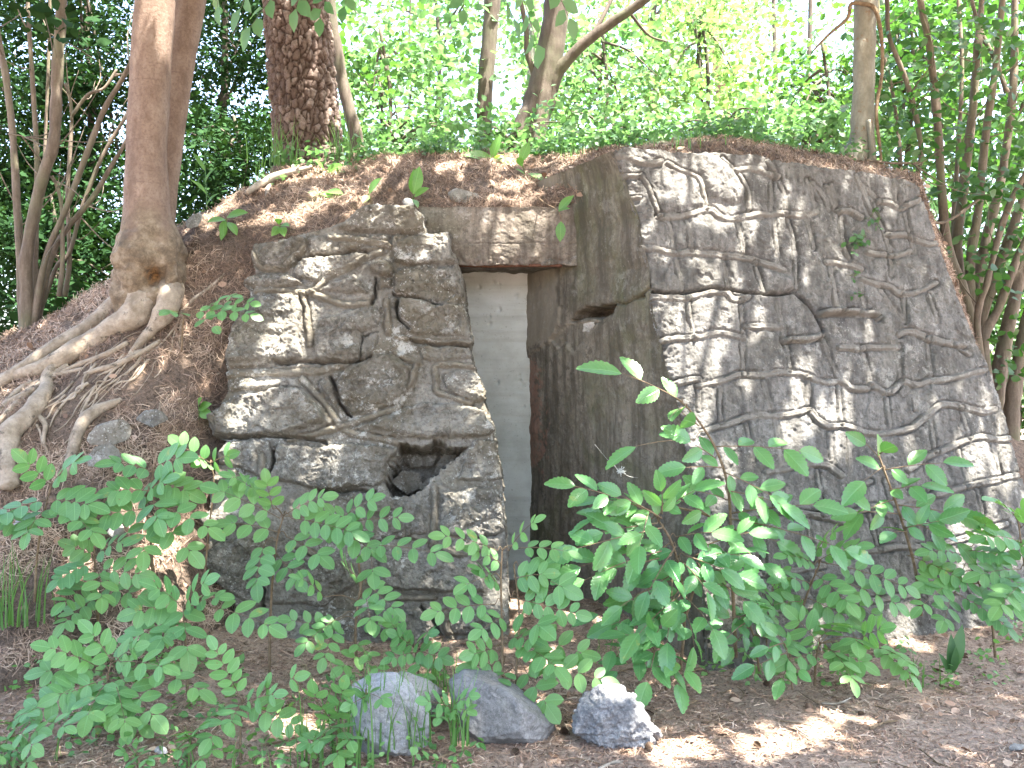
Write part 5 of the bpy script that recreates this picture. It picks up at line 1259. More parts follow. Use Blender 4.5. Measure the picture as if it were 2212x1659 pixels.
pin("many-stemmed pinnate sapling in front of the blocked doorway's foot", [([(1082, 1560), (1085, 1440), (1084, 1340), (1082, 1250), (1085, 1190)], 4.45, 4.5), ([(1120, 1540), (1115, 1440), (1122, 1330), (1110, 1220)], 4.45, 4.45)],
    [(1075, 1190, 962, 1158, 4, 34), (1100, 1190, 1152, 1128, 3, 30), (1115, 1185, 1225, 1192, 4, 34), (1120, 1225, 1215, 1268, 3, 46), (1070, 1305, 945, 1322, 4, 36), (1105, 1290, 1242, 1325, 5, 36), (1120, 1320, 1165, 1352, 2, 48), (1150, 1370, 1255, 1410, 3, 42),
     (1090, 1425, 1022, 1440, 3, 36), (1110, 1420, 1298, 1468, 5, 42), (1130, 1440, 1180, 1520, 3, 46), (1060, 1245, 1010, 1262, 2, 38), (1070, 1400, 1025, 1412, 3, 36), (1080, 1270, 1040, 1230, 3, 34), (1110, 1250, 1170, 1240, 3, 38), (1100, 1380, 1150, 1380, 3, 38),
     (1090, 1330, 1040, 1360, 3, 36), (1115, 1390, 1200, 1440, 4, 40), (1085, 1220, 1030, 1190, 3, 32), (1100, 1450, 1060, 1490, 3, 34)], 310)
pin("sparse pinnate sapling whose single spray crosses the earth beside the facing's upper edge", [([(392, 760), (394, 710), (398, 682)], 5.75, 5.7)],
    [(398, 680, 368, 672, 2, 30), (402, 678, 540, 680, 5, 28), (440, 672, 500, 640, 3, 26), (440, 690, 462, 705, 1, 28), (470, 670, 540, 655, 3, 24)], 311, 5)
pin("broad pinnate sapling leaning out from the wing's base, fronds angled to lower right", [([(1700, 1440), (1720, 1360), (1745, 1280), (1770, 1220)], 5.15, 5.05)],
    [(1775, 1215, 1955, 1268, 5, 40), (1790, 1250, 1935, 1305, 4, 40), (1760, 1240, 1830, 1300, 4, 38), (1750, 1260, 1690, 1250, 3, 34), (1760, 1220, 1700, 1200, 4, 32), (1740, 1290, 1840, 1340, 4, 38), (1770, 1210, 1850, 1180, 4, 34), (1730, 1300, 1660, 1310, 3, 34), (1780, 1270, 1890, 1330, 4, 36), (1760, 1200, 1800, 1150, 3, 34)], 312)
pin("low pinnate sapling spreading over the needles before the wing's middle", [([(1760, 1480), (1762, 1430), (1770, 1390)], 4.85, 4.8)],
    [(1765, 1385, 1725, 1340, 3, 42), (1770, 1380, 1810, 1350, 3, 42), (1775, 1400, 1860, 1430, 4, 42), (1790, 1400, 1840, 1465, 3, 40), (1880, 1390, 1965, 1455, 4, 40), (1860, 1380, 1900, 1360, 3, 38), (1830, 1350, 1850, 1385, 2, 42), (1760, 1410, 1700, 1430, 3, 36), (1900, 1400, 1960, 1430, 3, 34)], 313)
pin("pinnate sapling arching down at the far right in front of the wing's end", [([(2150, 1420), (2140, 1330), (2110, 1250), (2080, 1200)], 5.3, 5.25)],
    [(1960, 1200, 2090, 1260, 5, 36, 5.25), (2060, 1280, 2175, 1355, 6, 34), (2080, 1200, 2010, 1190, 4, 34), (2090, 1190, 2160, 1200, 4, 36), (2100, 1230, 2200, 1260, 4, 38), (2080, 1230, 2000, 1260, 4, 38), (2110, 1260, 2190, 1310, 4, 38), (2070, 1250, 1990, 1310, 4, 34), (2100, 1180, 2130, 1130, 3, 36), (2120, 1220, 2212, 1180, 4, 36), (2050, 1290, 2040, 1340, 3, 34)], 314)
pin("pinnate sapling cut by the right edge of the photo, hanging over the path verge", [([(2235, 1390), (2225, 1300), (2210, 1200), (2200, 1130)], 5.2, 5.1)],
    [(2200, 1130, 2150, 1080, 4, 38), (2205, 1140, 2250, 1090, 3, 38), (2200, 1170, 2130, 1160, 4, 40), (2205, 1230, 2120, 1240, 4, 40), (2210, 1260, 2160, 1310, 4, 40), (2215, 1300, 2240, 1350, 3, 40), (2205, 1200, 2260, 1220, 3, 40)], 315)
pin("tiny pinnate seedling on dark needles near the bottom edge, left of the small neat sapling", [([(420, 1655), (415, 1620), (412, 1600)], 3.95, 3.95)],
    [(410, 1600, 385, 1620, 2, 30), (412, 1600, 432, 1570, 2, 30), (412, 1605, 460, 1620, 2, 30), (411, 1600, 395, 1585, 2, 28), (414, 1610, 430, 1645, 2, 28)], 316, 4)
pin("tiny pinnate seedling at the bottom edge right of the trailing grass blades", [([(298, 1675), (297, 1650), (296, 1635)], 3.85, 3.85)], [(296, 1635, 270, 1625, 2, 26), (297, 1633, 320, 1640, 2, 26), (296, 1635, 300, 1620, 2, 24)], 317, 4)
pin("pinnate sapling at the lower left corner, partly out of the photo", [([(20, 1690), (25, 1620), (30, 1570)], 3.9, 3.95)],
    [(30, 1570, -30, 1560, 3, 40), (32, 1565, 70, 1610, 3, 38), (30, 1560, 60, 1540, 3, 36), (28, 1590, -20, 1640, 3, 38), (32, 1590, 80, 1580, 3, 36), (30, 1600, 60, 1650, 3, 34), (90, 1560, 140, 1570, 3, 32)], 318)
pin("small pinnate sapling tucked before the grey boulder at the grass clump", [([(985, 1600), (980, 1560), (975, 1530)], 4.05, 4.05)], [(975, 1530, 925, 1515, 3, 30), (978, 1528, 1015, 1505, 3, 28), (977, 1532, 950, 1550, 3, 28), (978, 1535, 1010, 1535, 2, 28)], 319, 4)
pin("small pinnate sapling in front of the rounded blue-grey boulder's top", [([(790, 1600), (792, 1540), (790, 1500)], 4.0, 4.0)], [(790, 1500, 755, 1480, 2, 30), (790, 1498, 825, 1510, 2, 30), (790, 1505, 760, 1520, 2, 30), (792, 1500, 800, 1475, 2, 28)], 320, 4)
pin("pinnate sapling between the grass tuft and the rounded boulder, leaves reaching the frame bottom", [([(730, 1660), (728, 1600), (725, 1560)], 3.9, 3.95)], [(725, 1560, 680, 1500, 3, 34), (727, 1555, 740, 1490, 3, 34), (725, 1570, 690, 1600, 2, 36), (728, 1570, 755, 1600, 2, 36), (726, 1580, 730, 1630, 2, 40), (700, 1590, 665, 1605, 3, 28)], 321, 5)
pin("pinnate sapling in front of the facing's foot, just left of the rocks", [([(905, 1500), (903, 1440), (895, 1400)], 4.7, 4.7)], [(895, 1400, 860, 1375, 3, 30), (897, 1398, 925, 1370, 2, 30), (897, 1405, 950, 1420, 3, 32), (895, 1410, 850, 1420, 3, 30), (898, 1415, 915, 1460, 3, 32), (880, 1390, 845, 1345, 3, 26)], 322, 5)
pin("faint pinnate sapling in the shade against the wing's lower middle", [([(1655, 1400), (1660, 1330), (1668, 1280)], 5.3, 5.3)], [(1668, 1280, 1640, 1290, 3, 28), (1668, 1278, 1700, 1265, 3, 28), (1666, 1290, 1720, 1310, 4, 28), (1664, 1300, 1620, 1330, 3, 28), (1665, 1310, 1650, 1350, 3, 28), (1668, 1275, 1690, 1240, 3, 26)], 323, 4)

elm("tall glossy serrate-leaved sapling rising before the wing's edge, topmost leaves high on the face", [([(1590, 1420), (1582, 1250), (1577, 1100), (1570, 1040), (1555, 990), (1530, 940), (1490, 886), (1450, 850)], 4.95, 4.95), ([(1580, 1180), (1540, 1120), (1480, 1100), (1420, 1090)], 4.95, 4.9)],
    [(1475, 868, 1340, 805, 4, 80), (1480, 880, 1445, 905, 1, 70), (1500, 950, 1370, 965, 2, 70), (1510, 920, 1465, 885, 1, 70), (1540, 965, 1730, 975, 6, 66), (1545, 990, 1490, 955, 3, 60), (1565, 1020, 1665, 1070, 5, 60), (1560, 1010, 1480, 1010, 3, 56), (1570, 1060, 1690, 1090, 5, 62), (1572, 1080, 1500, 1060, 4, 56),
     (1575, 1110, 1760, 1090, 7, 62), (1575, 1120, 1830, 1190, 8, 60), (1570, 1140, 1680, 1170, 5, 62), (1540, 1120, 1470, 1080, 4, 56), (1580, 1170, 1650, 1220, 4, 58)], 331)
elm("bushy serrate-leaved sapling in front of the dark return face, leaves wide and shiny", [([(1470, 1450), (1478, 1340), (1470, 1240), (1450, 1170), (1420, 1120)], 4.85, 4.8), ([(1478, 1340), (1510, 1240), (1540, 1180)], 4.85, 4.85)],
    [(1390, 1100, 1240, 1050, 7, 58), (1410, 1120, 1280, 1120, 6, 60), (1430, 1140, 1245, 1185, 6, 66), (1440, 1180, 1250, 1225, 6, 68), (1430, 1190, 1260, 1255, 5, 70), (1460, 1180, 1400, 1280, 5, 64), (1460, 1160, 1540, 1150, 5, 62), (1500, 1220, 1610, 1300, 5, 68), (1480, 1200, 1560, 1230, 5, 62),
     (1470, 1230, 1340, 1310, 6, 60), (1460, 1280, 1290, 1330, 5, 58), (1465, 1290, 1380, 1370, 5, 62), (1450, 1310, 1440, 1390, 4, 60), (1440, 1100, 1500, 1060, 4, 56), (1430, 1120, 1340, 1070, 5, 56), (1480, 1290, 1540, 1360, 4, 60), (1490, 1250, 1580, 1270, 4, 58), (1500, 1200, 1600, 1200, 5, 60), (1400, 1110, 1380, 1180, 4, 60), (1450, 1220, 1450, 1300, 4, 62), (1520, 1180, 1620, 1150, 5, 58), (1420, 1130, 1300, 1150, 6, 60), (1450, 1200, 1330, 1230, 6, 62), (1470, 1210, 1530, 1280, 5, 60), (1460, 1250, 1360, 1290, 5, 60), (1400, 1100, 1300, 1080, 5, 54), (1470, 1270, 1420, 1340, 5, 60), (1430, 1110, 1430, 1060, 4, 54), (1480, 1220, 1590, 1240, 5, 60), (1470, 1300, 1320, 1350, 5, 58), (1480, 1320, 1500, 1400, 5, 58)], 332)
elm("low serrate-leaved sapling whose leaf rosette overhangs the needles beside the doorway", [([(1440, 1490), (1425, 1430), (1400, 1395)], 4.7, 4.65)],
    [(1420, 1400, 1290, 1412, 5, 56), (1420, 1410, 1465, 1480, 3, 62), (1410, 1410, 1330, 1450, 4, 58), (1415, 1405, 1400, 1475, 3, 60), (1410, 1395, 1350, 1370, 4, 52), (1425, 1400, 1480, 1450, 4, 56), (1405, 1390, 1430, 1350, 3, 50)], 333, 6)
elm("serrate-leaved sapling standing before the wing's right half, leaves pale and pointed", [([(1990, 1330), (1975, 1220), (1940, 1100), (1915, 1030), (1895, 975)], 5.25, 5.2)],
    [(1900, 990, 1870, 958, 2, 54), (1905, 1010, 1865, 1040, 2, 64), (1912, 1015, 2040, 1000, 4, 62), (1920, 1060, 1990, 1050, 4, 56), (1930, 1080, 1860, 1110, 4, 58), (1935, 1090, 2070, 1110, 5, 60), (1945, 1120, 2070, 1175, 5, 60), (1940, 1110, 1850, 1105, 4, 56), (1960, 1150, 1930, 1150, 2, 60), (1955, 1140, 2030, 1125, 4, 56), (1900, 980, 1930, 965, 1, 56)], 334)
elm("serrate-leaved seedling low before the wing's foot with two yellow-green leaves", [([(1712, 1490), (1708, 1450), (1700, 1410)], 4.7, 4.7)],
    [(1700, 1410, 1630, 1440, 3, 48), (1700, 1405, 1680, 1370, 2, 46), (1705, 1430, 1690, 1470, 3, 40), (1702, 1420, 1725, 1450, 2, 40), (1690, 1390, 1660, 1400, 3, 44)], 335, 5)
elm("shaded serrate-leaved sapling just right of the wing's front corner", [([(1640, 1450), (1630, 1380), (1610, 1330)], 4.95, 4.95)],
    [(1610, 1330, 1560, 1340, 4, 46), (1612, 1328, 1660, 1350, 4, 46), (1620, 1350, 1580, 1400, 4, 46), (1625, 1370, 1690, 1390, 4, 44), (1615, 1335, 1640, 1300, 3, 44), (1630, 1390, 1660, 1430, 3, 44), (1620, 1340, 1560, 1390, 4, 46)], 336, 6)

# small shoots on the mound
def shoot(label, base, leaves, seed, mat='lf_shoot', kind='shoot'):
    r = np.random.default_rng(seed); b = mound_at(*base)
    t = thing("broad_leaved_shoot", label, "plant", b, "shoots on the mound")
    st, lf = MB(), MB()
    for x0, y0, x1, y1 in leaves:
        a = P(x0, y0, b[1] - .03); e = P(x1, y1, b[1] - .08 - .05 * r.random())
        st.add(*tube(catmull([b - np.array([0, 0, .02]), (b + a) / 2 + np.array([0, -.01, .01]), a], 4), .003, 5))
        L = np.linalg.norm(e - a)
        put_leaves(lf, kind, a, e - a, TO_CAM + r.normal(size=3) * .35, L, [r.uniform(.3, .9)], 1.25)
    st.build("stem", M['green_stem'], t); lf.build("leaf", M[mat], t)
for i, (lab, b, lv) in enumerate([
    ("three-leaved shoot on the needles above the facing's top slab", (893, 435), [(893, 420, 880, 365), (893, 420, 905, 362), (895, 425, 918, 402), (890, 430, 905, 440)]),
    ("single upright leaf shoot left of the three-leaved shoot", (797, 425), [(797, 420, 812, 382), (797, 422, 785, 430)]),
    ("broad tilted leaf cluster at the crest beside the dark trunk", (1065, 345), [(1062, 345, 1040, 330), (1065, 345, 1072, 290), (1066, 345, 1130, 345), (1068, 348, 1010, 320), (1070, 345, 1085, 325)]),
    ("upright glossy leaf shoot at the crest with a long white-lit lower leaf", (1135, 378), [(1125, 350, 1140, 308), (1128, 360, 1118, 335), (1140, 375, 1197, 388), (1135, 380, 1120, 360)]),
    ("dark drooping shoot on the needle slope beside the leaning tree", (490, 505), [(485, 475, 478, 505), (490, 470, 525, 450), (490, 490, 475, 512), (488, 475, 450, 470), (492, 480, 512, 498)]),
    ("yellowing three-lobed shoot on the needle slope", (605, 505), [(603, 490, 592, 502), (605, 488, 620, 480), (603, 485, 600, 465), (608, 490, 612, 500)]),
    ("pair of narrow leaves below the pine's foot", (715, 372), [(705, 372, 735, 352), (700, 368, 690, 345), (712, 374, 740, 372)]),
    ("short leaf pair below the pale dead branch", (690, 425), [(690, 420, 670, 410), (692, 418, 720, 420), (705, 415, 735, 408)]),
    ("small shoot on the shaded earth beside the facing", (430, 905), [(430, 880, 425, 860), (430, 885, 445, 870), (432, 890, 450, 895)])]):
    shoot(lab, b, lv, 400 + i)
# rooted in cracks of the wing
def crack_plant(label, base_px, pts, seed, leaf=.05):
    r = np.random.default_rng(seed); b = PR.pt(*base_px) + PR.n * .02
    t = thing("crack_weed", label, "plant", b, "weeds rooted in the wing's cracks"); st, lf = MB(), MB()
    for (x, y) in pts:
        e = PR.pt(x, y) + PR.n * r.uniform(.03, .08); st.add(*tube(catmull([b, (b + e) / 2 + PR.n * .03, e], 4), .0015, 4))
        for q in range(3): put_leaves(lf, 'small', e + r.normal(size=3) * .012, r.normal(size=3) + np.array([0, -.5, -.4]), TO_CAM + r.normal(size=3) * .4, leaf * r.uniform(.7, 1.2))
    st.build("stem", M['green_stem'], t); lf.build("foliage", M['lf_mid'], t)
crack_plant("bushy green weed hanging from a crack in the wing's right half", (1838, 515), [(1825, 520), (1840, 525), (1850, 535), (1838, 545), (1820, 535), (1855, 520), (1845, 512)], 450)
crack_plant("trailing weed with a yellow leaf above the bushy crack weed", (1880, 455), [(1865, 480), (1888, 485), (1880, 500), (1885, 456)], 451, .035)
crack_plant("tiny sprig in a joint below the bushy crack weed", (1830, 598), [(1830, 600), (1836, 606)], 452, .03)
crack_plant("tiny sprig growing lower on the wing, beneath the other sprig", (1838, 638), [(1838, 640), (1845, 648)], 453, .035)
# twig hanging over the lintel with two leaves
t = thing("hanging_twig", "bare twig hanging over the lintel with two green leaves and a yellow tip", "twig", P(1165, 430, 6.2)); st, lf = MB(), MB()
limb(st, [P(1160, 425, 6.35), P(1180, 440, 6.2), P(1205, 455, 6.1), P(1214, 480, 6.08)], [.004, .003, .002], 5, 6)
put_leaves(lf, 'shoot', [P(1207, 458, 6.1), P(1212, 478, 6.08), P(1205, 456, 6.1)], [P(1230, 420, 6.05) - P(1207, 458, 6.1), P(1210, 518, 6.05) - P(1212, 478, 6.08), P(1225, 445, 6.05) - P(1205, 456, 6.1)], [TO_CAM, TO_CAM, TO_CAM], [.13, .12, .08], [.9, .2, .6], 1.3)
st.build("twig", M['twig'], t); lf.build("leaf", M['lf_shoot'], t)
# overhanging leaves of the crown at the top of the photograph
mb, lfm = MB(), MB(); r = np.random.default_rng(480)
for (x0, y0, x1, y1, n_, lp, Y) in [(640, -70, 540, 60, 7, 48, 5.2), (660, -60, 640, 20, 5, 44, 5.3), (720, -60, 690, 40, 6, 40, 5.4), (560, -70, 520, 20, 5, 44, 5.1), (1110, -60, 1160, 100, 7, 52, 4.9), (1180, -60, 1230, 40, 6, 48, 5.0), (1060, -60, 1110, 40, 6, 44, 5.1), (760, -60, 745, 15, 5, 36, 5.5), (1010, -60, 1000, 20, 4, 36, 5.6), (480, -60, 470, 15, 4, 40, 5.2)]:
    spray(lfm, mb, P(x0, y0, Y), P(x1, y1, Y), n_, lp / FPX * Y, r, 'small', .04)
for a, b in (((1110, -60), (900, -330)), ((640, -70), (520, -330)), ((1180, -60), (1020, -330)), ((760, -60), (600, -330)), ((480, -60), (430, -330)), ((1060, -60), (900, -330)), ((720, -60), (600, -330)), ((660, -60), (520, -330)), ((560, -70), (500, -330)), ((1010, -60), (900, -330))):
    limb(mb, [P(*a, 5.2), (P(*a, 5.2) + P(*b, 5.7)) / 2 + np.array([0, 0, .1]), P(*b, 5.7)], [.004, .008, .015], 6, 5)
limb(mb, [P(1020, -330, 5.7), P(800, -420, 5.8), P(420, -380, 6.1)], [.015, .03, .05], 8, 8); mb.build("bough", M['grey_bark'], beech); lfm.build("bough_leaves", M['lf_maple'], beech)

# grass
def grass_tuft(label, base, n_, height, spread, seed, on_mound=False, lean=.5, stuff=False):
    r = np.random.default_rng(seed); b = mound_at(*base[:2]) if on_mound else P(*base)
    t = thing("grass_tuft", label, "grass", b, "grass tufts"); mb = MB()
    for k in range(n_):
        o = b + np.array([r.normal() * spread, r.normal() * spread * .6, -.02]); a = r.uniform(0, 2 * np.pi); L = height * r.uniform(.5, 1.2); ln = lean * r.uniform(.2, 1.5)
        dr = np.array([math.cos(a), math.sin(a), 0]); s = np.linspace(0, 1, 6)[:, None]
        c = o + np.array([0, 0, 1]) * L * (s - .25 * ln * s ** 2) + dr * L * ln * .6 * s ** 2
        sd = unit(np.cross(dr, [0, 0, 1])) * .0032 * (1.1 - s) * (1 + height)
        V = np.concatenate([c - sd, c + sd]); F = np.array([[q, q + 1, q + 7, q + 6] for q in range(5)])
        A = np.zeros((12, 3)); A[:, 2] = r.uniform(0, 1); mb.add(V, F, A)
    mb.build("blades", M['grass'], t)
for i, a in enumerate([("arching grass tuft in front of the rounded blue-grey boulder", (860, 1600, 4.0), 34, .36, .07, ), ("grass tuft with a tall spike between the grey and dark boulders", (993, 1600, 4.0), 22, .34, .03),
    ("long-bladed grass tuft left of the rounded boulder", (745, 1640, 3.95), 46, .42, .10), ("tall fine grass at the left edge beside the pale root", (20, 1340, 4.85), 60, .38, .10), ("few bent grass blades at the lower left corner", (75, 1690, 3.9), 14, .26, .06),
    ("thin grass on dark needles between the seedlings at the bottom", (470, 1670, 3.9), 16, .2, .12), ("dandelion-like tuft on the verge right of the low sapling", (1990, 1490, 4.9), 14, .2, .04), ("sparse grass below the doorway's dark soil", (1310, 1420, 5.0), 10, .22, .08),
    ("short grass behind the rounded boulder", (930, 1480, 4.6), 26, .22, .08)]): grass_tuft(*a, 500 + i)
for i, a in enumerate([("wispy grass at the pine's foot on its left side", (610, 352), 50, .34, .07), ("wispy grass at the pine's foot on its right side", (745, 345), 46, .30, .08), ("short grass along the crest behind the wing's corner", (1270, 336), 26, .16, .12),
    ("short grass on the wing's roof edge", (1480, 324), 20, .18, .1), ("grass sprinkled on the crest right of the shoots", (960, 332), 24, .2, .14), ("grass on the slope behind the pale dead branch", (560, 400), 26, .2, .08)]): grass_tuft(*a, 520 + i, True)
t = thing("grass_stalk", "tall flowering grass stalk on the slope beside the twin trunk", "grass", mound_at(447, 448)); mb = MB(); r = np.random.default_rng(9)
Ys = mound_at(447, 448)[1]
limb(mb, [P(447, 452, Ys), P(446, 420, Ys), P(443, 360, Ys), P(442, 290, Ys)], [.004, .003, .0015], 5, 6)
for k in range(26):
    q = P(442 + r.normal() * 5, r.uniform(285, 330), Ys); put_leaves(mb, 'shoot', q, r.normal(size=3) * .5 + np.array([0, 0, 1]), TO_CAM, .02)
for x1, y1, x0, y0 in [(425, 335, 443, 370), (452, 370, 444, 395), (432, 400, 446, 420), (455, 425, 446, 445)]: put_leaves(mb, 'shoot', P(x0, y0, Ys), P(x1, y1, Ys - .05) - P(x0, y0, Ys), TO_CAM, .14, None, .6)
mb.build("stalk", M['grass'], t)
# hart's-tongue like leaf on the verge
t = thing("strap_leaf_plant", "dark green strap leaf standing on the needles right of the low saplings", "plant", P(2050, 1455, 4.95)); mb = MB()
put_leaves(mb, 'shoot', [P(2052, 1455, 4.95), P(2048, 1457, 4.95), P(2055, 1455, 4.95), P(2050, 1450, 4.95)], [P(2085, 1355, 4.9) - P(2052, 1455, 4.95), P(2040, 1410, 4.9) - P(2048, 1457, 4.95), P(2075, 1400, 4.85) - P(2055, 1455, 4.95), P(2062, 1385, 4.9) - P(2050, 1450, 4.95)], [TO_CAM] * 4, [.24, .12, .15, .18], None, .7)
mb.build("leaf", M['lf_mid'], t)

# ------------------------------------------------------------------ boulders and stones
def boulder(name, label, pts_px, Y, mat, seed, amp=.02, smooth=False, group=None):
    r = np.random.default_rng(seed); bm = bmesh.new()
    mx_, my_ = np.mean([q[:2] for q in pts_px], 0)
    for a, b, dy in pts_px: bm.verts.new(P(mx_ + (a - mx_) * 1.07, my_ + (b - my_) * 1.07, Y + dy))
    bmesh.ops.convex_hull(bm, input=bm.verts)
    bmesh.ops.delete(bm, geom=[v for v in bm.verts if not v.link_faces], context='VERTS')
    for _ in range(6):
        bmesh.ops.triangulate(bm, faces=bm.faces); bmesh.ops.subdivide_edges(bm, edges=[e for e in bm.edges if e.calc_length() > .009], cuts=1, use_grid_fill=True)
    bmesh.ops.triangulate(bm, faces=bm.faces)
    for _ in range(3 if smooth else 0): bmesh.ops.smooth_vert(bm, verts=bm.verts, factor=.5, use_axis_x=True, use_axis_y=True, use_axis_z=True)
    bm.verts.index_update(); V = np.array([v.co for v in bm.verts]); F = np.array([[v.index for v in f.verts] for f in bm.faces]); bm.free()
    c = (V.max(0) + V.min(0)) / 2
    for k in range(26):
        n_ = unit(r.normal(size=3) + np.array([0, -.5, .2])); s = (V - c) @ n_; lim = s.max() * r.uniform(.86, .985); ex = np.clip(s - lim, 0, None); V = V - n_ * ex[:, None]
    d = unit(V - c)
    f1, f2, cid = worley(V * 9 + seed, seed)
    V = V + d * (fbm(V * 7, 4, seed) * amp * .6 + (cid - .5) * amp * .9 * smooth01((f2 - f1) * 7) + (worley(V * 24 + seed, seed + 3)[2] - .5) * amp * .45 + fbm(V * 45, 3, seed + 2) * amp * .22)[:, None]
    o = make_obj(name, V, [F], mat, None, True); tag(o, label, "boulder", group or "loose rocks in front of the bunker"); return o
boulder("boulder", "rounded blue-grey boulder behind the grass tufts", [(762, 1470, .1), (790, 1455, .05), (850, 1455, .08), (890, 1485, .05), (920, 1540, .05), (925, 1600, .05), (890, 1622, -.05), (840, 1620, -.1), (790, 1590, -.06), (765, 1530, .0), (800, 1500, -.06), (850, 1530, -.1), (850, 1480, .35), (800, 1600, .3), (910, 1600, .3), (780, 1640, .1), (900, 1640, .1)], 4.05, M['boulder_grey'], 601, .014)
boulder("boulder", "pale lichened stone peeping out behind the rounded boulder", [(845, 1455, 0), (870, 1450, 0), (920, 1465, 0), (952, 1490, 0), (945, 1525, 0), (900, 1540, 0), (860, 1520, -.05), (870, 1470, .25), (940, 1500, .25), (900, 1570, .1)], 4.35, M['boulder_pale'], 602, .014)
boulder("boulder", "large dark angular boulder with a broad flat shadowed face", [(960, 1447, .12), (1005, 1444, .2), (1062, 1452, .22), (1112, 1482, .2), (1165, 1530, .12), (1200, 1578, .05), (1192, 1592, .03), (1140, 1606, -.06), (1040, 1590, -.06), (1015, 1570, -.03), (985, 1490, .0), (1035, 1480, -.03), (1100, 1505, -.08), (1135, 1545, -.12), (1050, 1470, .5), (1180, 1570, .4), (1100, 1640, .1), (1020, 1620, .2)], 4.2, M['boulder_dark'], 603, .010)
boulder("boulder", "jagged grey and white streaked boulder at the edge of the path", [(1246, 1570, 0), (1258, 1510, .04), (1285, 1488, .06), (1310, 1478, .08), (1340, 1482, .07), (1365, 1505, .06), (1395, 1550, .04), (1418, 1585, .0), (1400, 1604, -.05), (1355, 1600, -.08), (1290, 1595, -.08), (1255, 1588, -.05), (1300, 1520, -.06), (1350, 1530, -.05), (1320, 1500, .35), (1400, 1580, .3), (1260, 1580, .3), (1330, 1625, .05)], 4.15, M['boulder_quartz'], 604, .04)
for i, (lab, pts, Y, mt) in enumerate([
    ("flat grey stone showing in the bank beside the lower pale root", [(188, 945, 0), (215, 915, 0), (260, 905, .03), (285, 920, .05), (280, 950, .02), (240, 965, -.03), (195, 960, 0), (240, 930, .25)], 5.25, 'rock_left'),
    ("dark stone in the bank under the flat grey one", [(180, 985, 0), (200, 965, .03), (245, 960, .03), (265, 985, .02), (240, 1010, -.03), (190, 1010, 0), (220, 985, .25)], 5.2, 'rock_left'),
    ("dark stone tucked in the bank above the flat grey one", [(290, 905, 0), (310, 885, .03), (350, 885, .03), (362, 905, .02), (330, 925, -.03), (320, 905, .25)], 5.45, 'rock_left'),
    ("small pale stone on the bank below the root ends", [(230, 1150, 0), (245, 1130, .02), (262, 1128, .02), (270, 1150, 0), (250, 1165, -.02), (250, 1140, .1)], 5.05, 'boulder_pale'),
    ("small grey stone at the left edge of the bank", [(28, 1130, 0), (45, 1118, .02), (58, 1125, .02), (60, 1148, 0), (40, 1155, -.02), (45, 1135, .1)], 5.0, 'boulder_grey'),
    ("thin stone slab lying on the lintel under the needles", [(962, 415, 0), (985, 406, .03), (1030, 418, .03), (1042, 432, 0), (1000, 440, -.02), (965, 430, 0), (1000, 420, .25)], 6.4, 'rock_left'),
    ("bright white stone at the crest end of the slope beside the twin trunk", [(398, 485, 0), (410, 470, .02), (432, 458, .03), (440, 470, .02), (428, 488, 0), (405, 494, -.02), (420, 475, .12)], 6.5, 'boulder_pale'),
    ("small stone chip on the facing's upper ledge", [(868, 435, 0), (880, 425, .02), (892, 432, .02), (895, 445, 0), (875, 450, -.02), (882, 438, .1)], 6.25, 'boulder_pale'),
    ("lone dark pebble on the path at lower right", [(2178, 1612, 0), (2190, 1604, .01), (2212, 1608, .01), (2218, 1618, 0), (2200, 1624, -.02), (2182, 1622, 0), (2200, 1612, .06)], 4.1, 'boulder_dark'),
    ("grey pebble among dark needles in front of the small neat sapling", [(330, 1618, 0), (345, 1610, .01), (358, 1614, .01), (362, 1626, 0), (340, 1632, -.02), (345, 1618, .06)], 4.0, 'boulder_grey')]):
    boulder("stone", lab, pts, Y, M[mt], 620 + i, .006, False, "small stones")

# ------------------------------------------------------------------ sticks, cones, litter
def gpt(px, py):
    d = ray(px, py); t = (CAM_Z - .0) / -d[2]; p = np.array([0, 0, CAM_Z]) + d * t
    for _ in range(6):
        z = float(ground_z(np.array([p[0]]), np.array([p[1]]))[0]); t = (CAM_Z - z) / -d[2]; p = np.array([0, 0, CAM_Z]) + d * t
    return p
for i, (lab, pts, w) in enumerate([("brown stick on the needles below the dark boulder", [(945, 1645), (990, 1628), (1040, 1610)], 7), ("pale broken twig near the bottom edge in front of the streaked boulder", [(1295, 1668), (1320, 1655), (1338, 1650)], 8),
    ("forked twig on the path in the middle of the sunlit needles", [(1880, 1580), (1910, 1567), (1938, 1563)], 7), ("pale thin stick on the verge above the twin light patches", [(1775, 1525), (1810, 1525), (1838, 1513)], 5), ("grey stick on the path below the strap leaf", [(2030, 1485), (2060, 1495), (2090, 1505)], 5),
    ("short brown stick lying left of the light patches", [(1475, 1535), (1490, 1526), (1505, 1518)], 8), ("long brown stick at the right edge of the verge", [(2140, 1402), (2175, 1392), (2212, 1382)], 8), ("thin stick in the shade among the seedlings at the bottom", [(560, 1618), (620, 1605), (680, 1588)], 5),
    ("tiny bleached twig beside the right light patch", [(1720, 1578), (1735, 1590), (1750, 1598)], 5), ("crooked twig above the streaked boulder", [(1330, 1460), (1360, 1450), (1400, 1455)], 5)]):
    mb = MB(); pp = [gpt(*q) + np.array([0, 0, .012]) for q in pts]; c = limb(mb, pp, px_r([w, w * .9, w * .6], 4.3), 6, 6, .2, i); limb(mb, [c[5], c[5] + np.array([.05, -.02, .015])], [.004, .002], 5, 3)
    tag(mb.build("stick", M['dead_wood'] if 'pale' in lab or 'bleached' in lab else M['twig']), lab, "stick", "sticks on the ground")
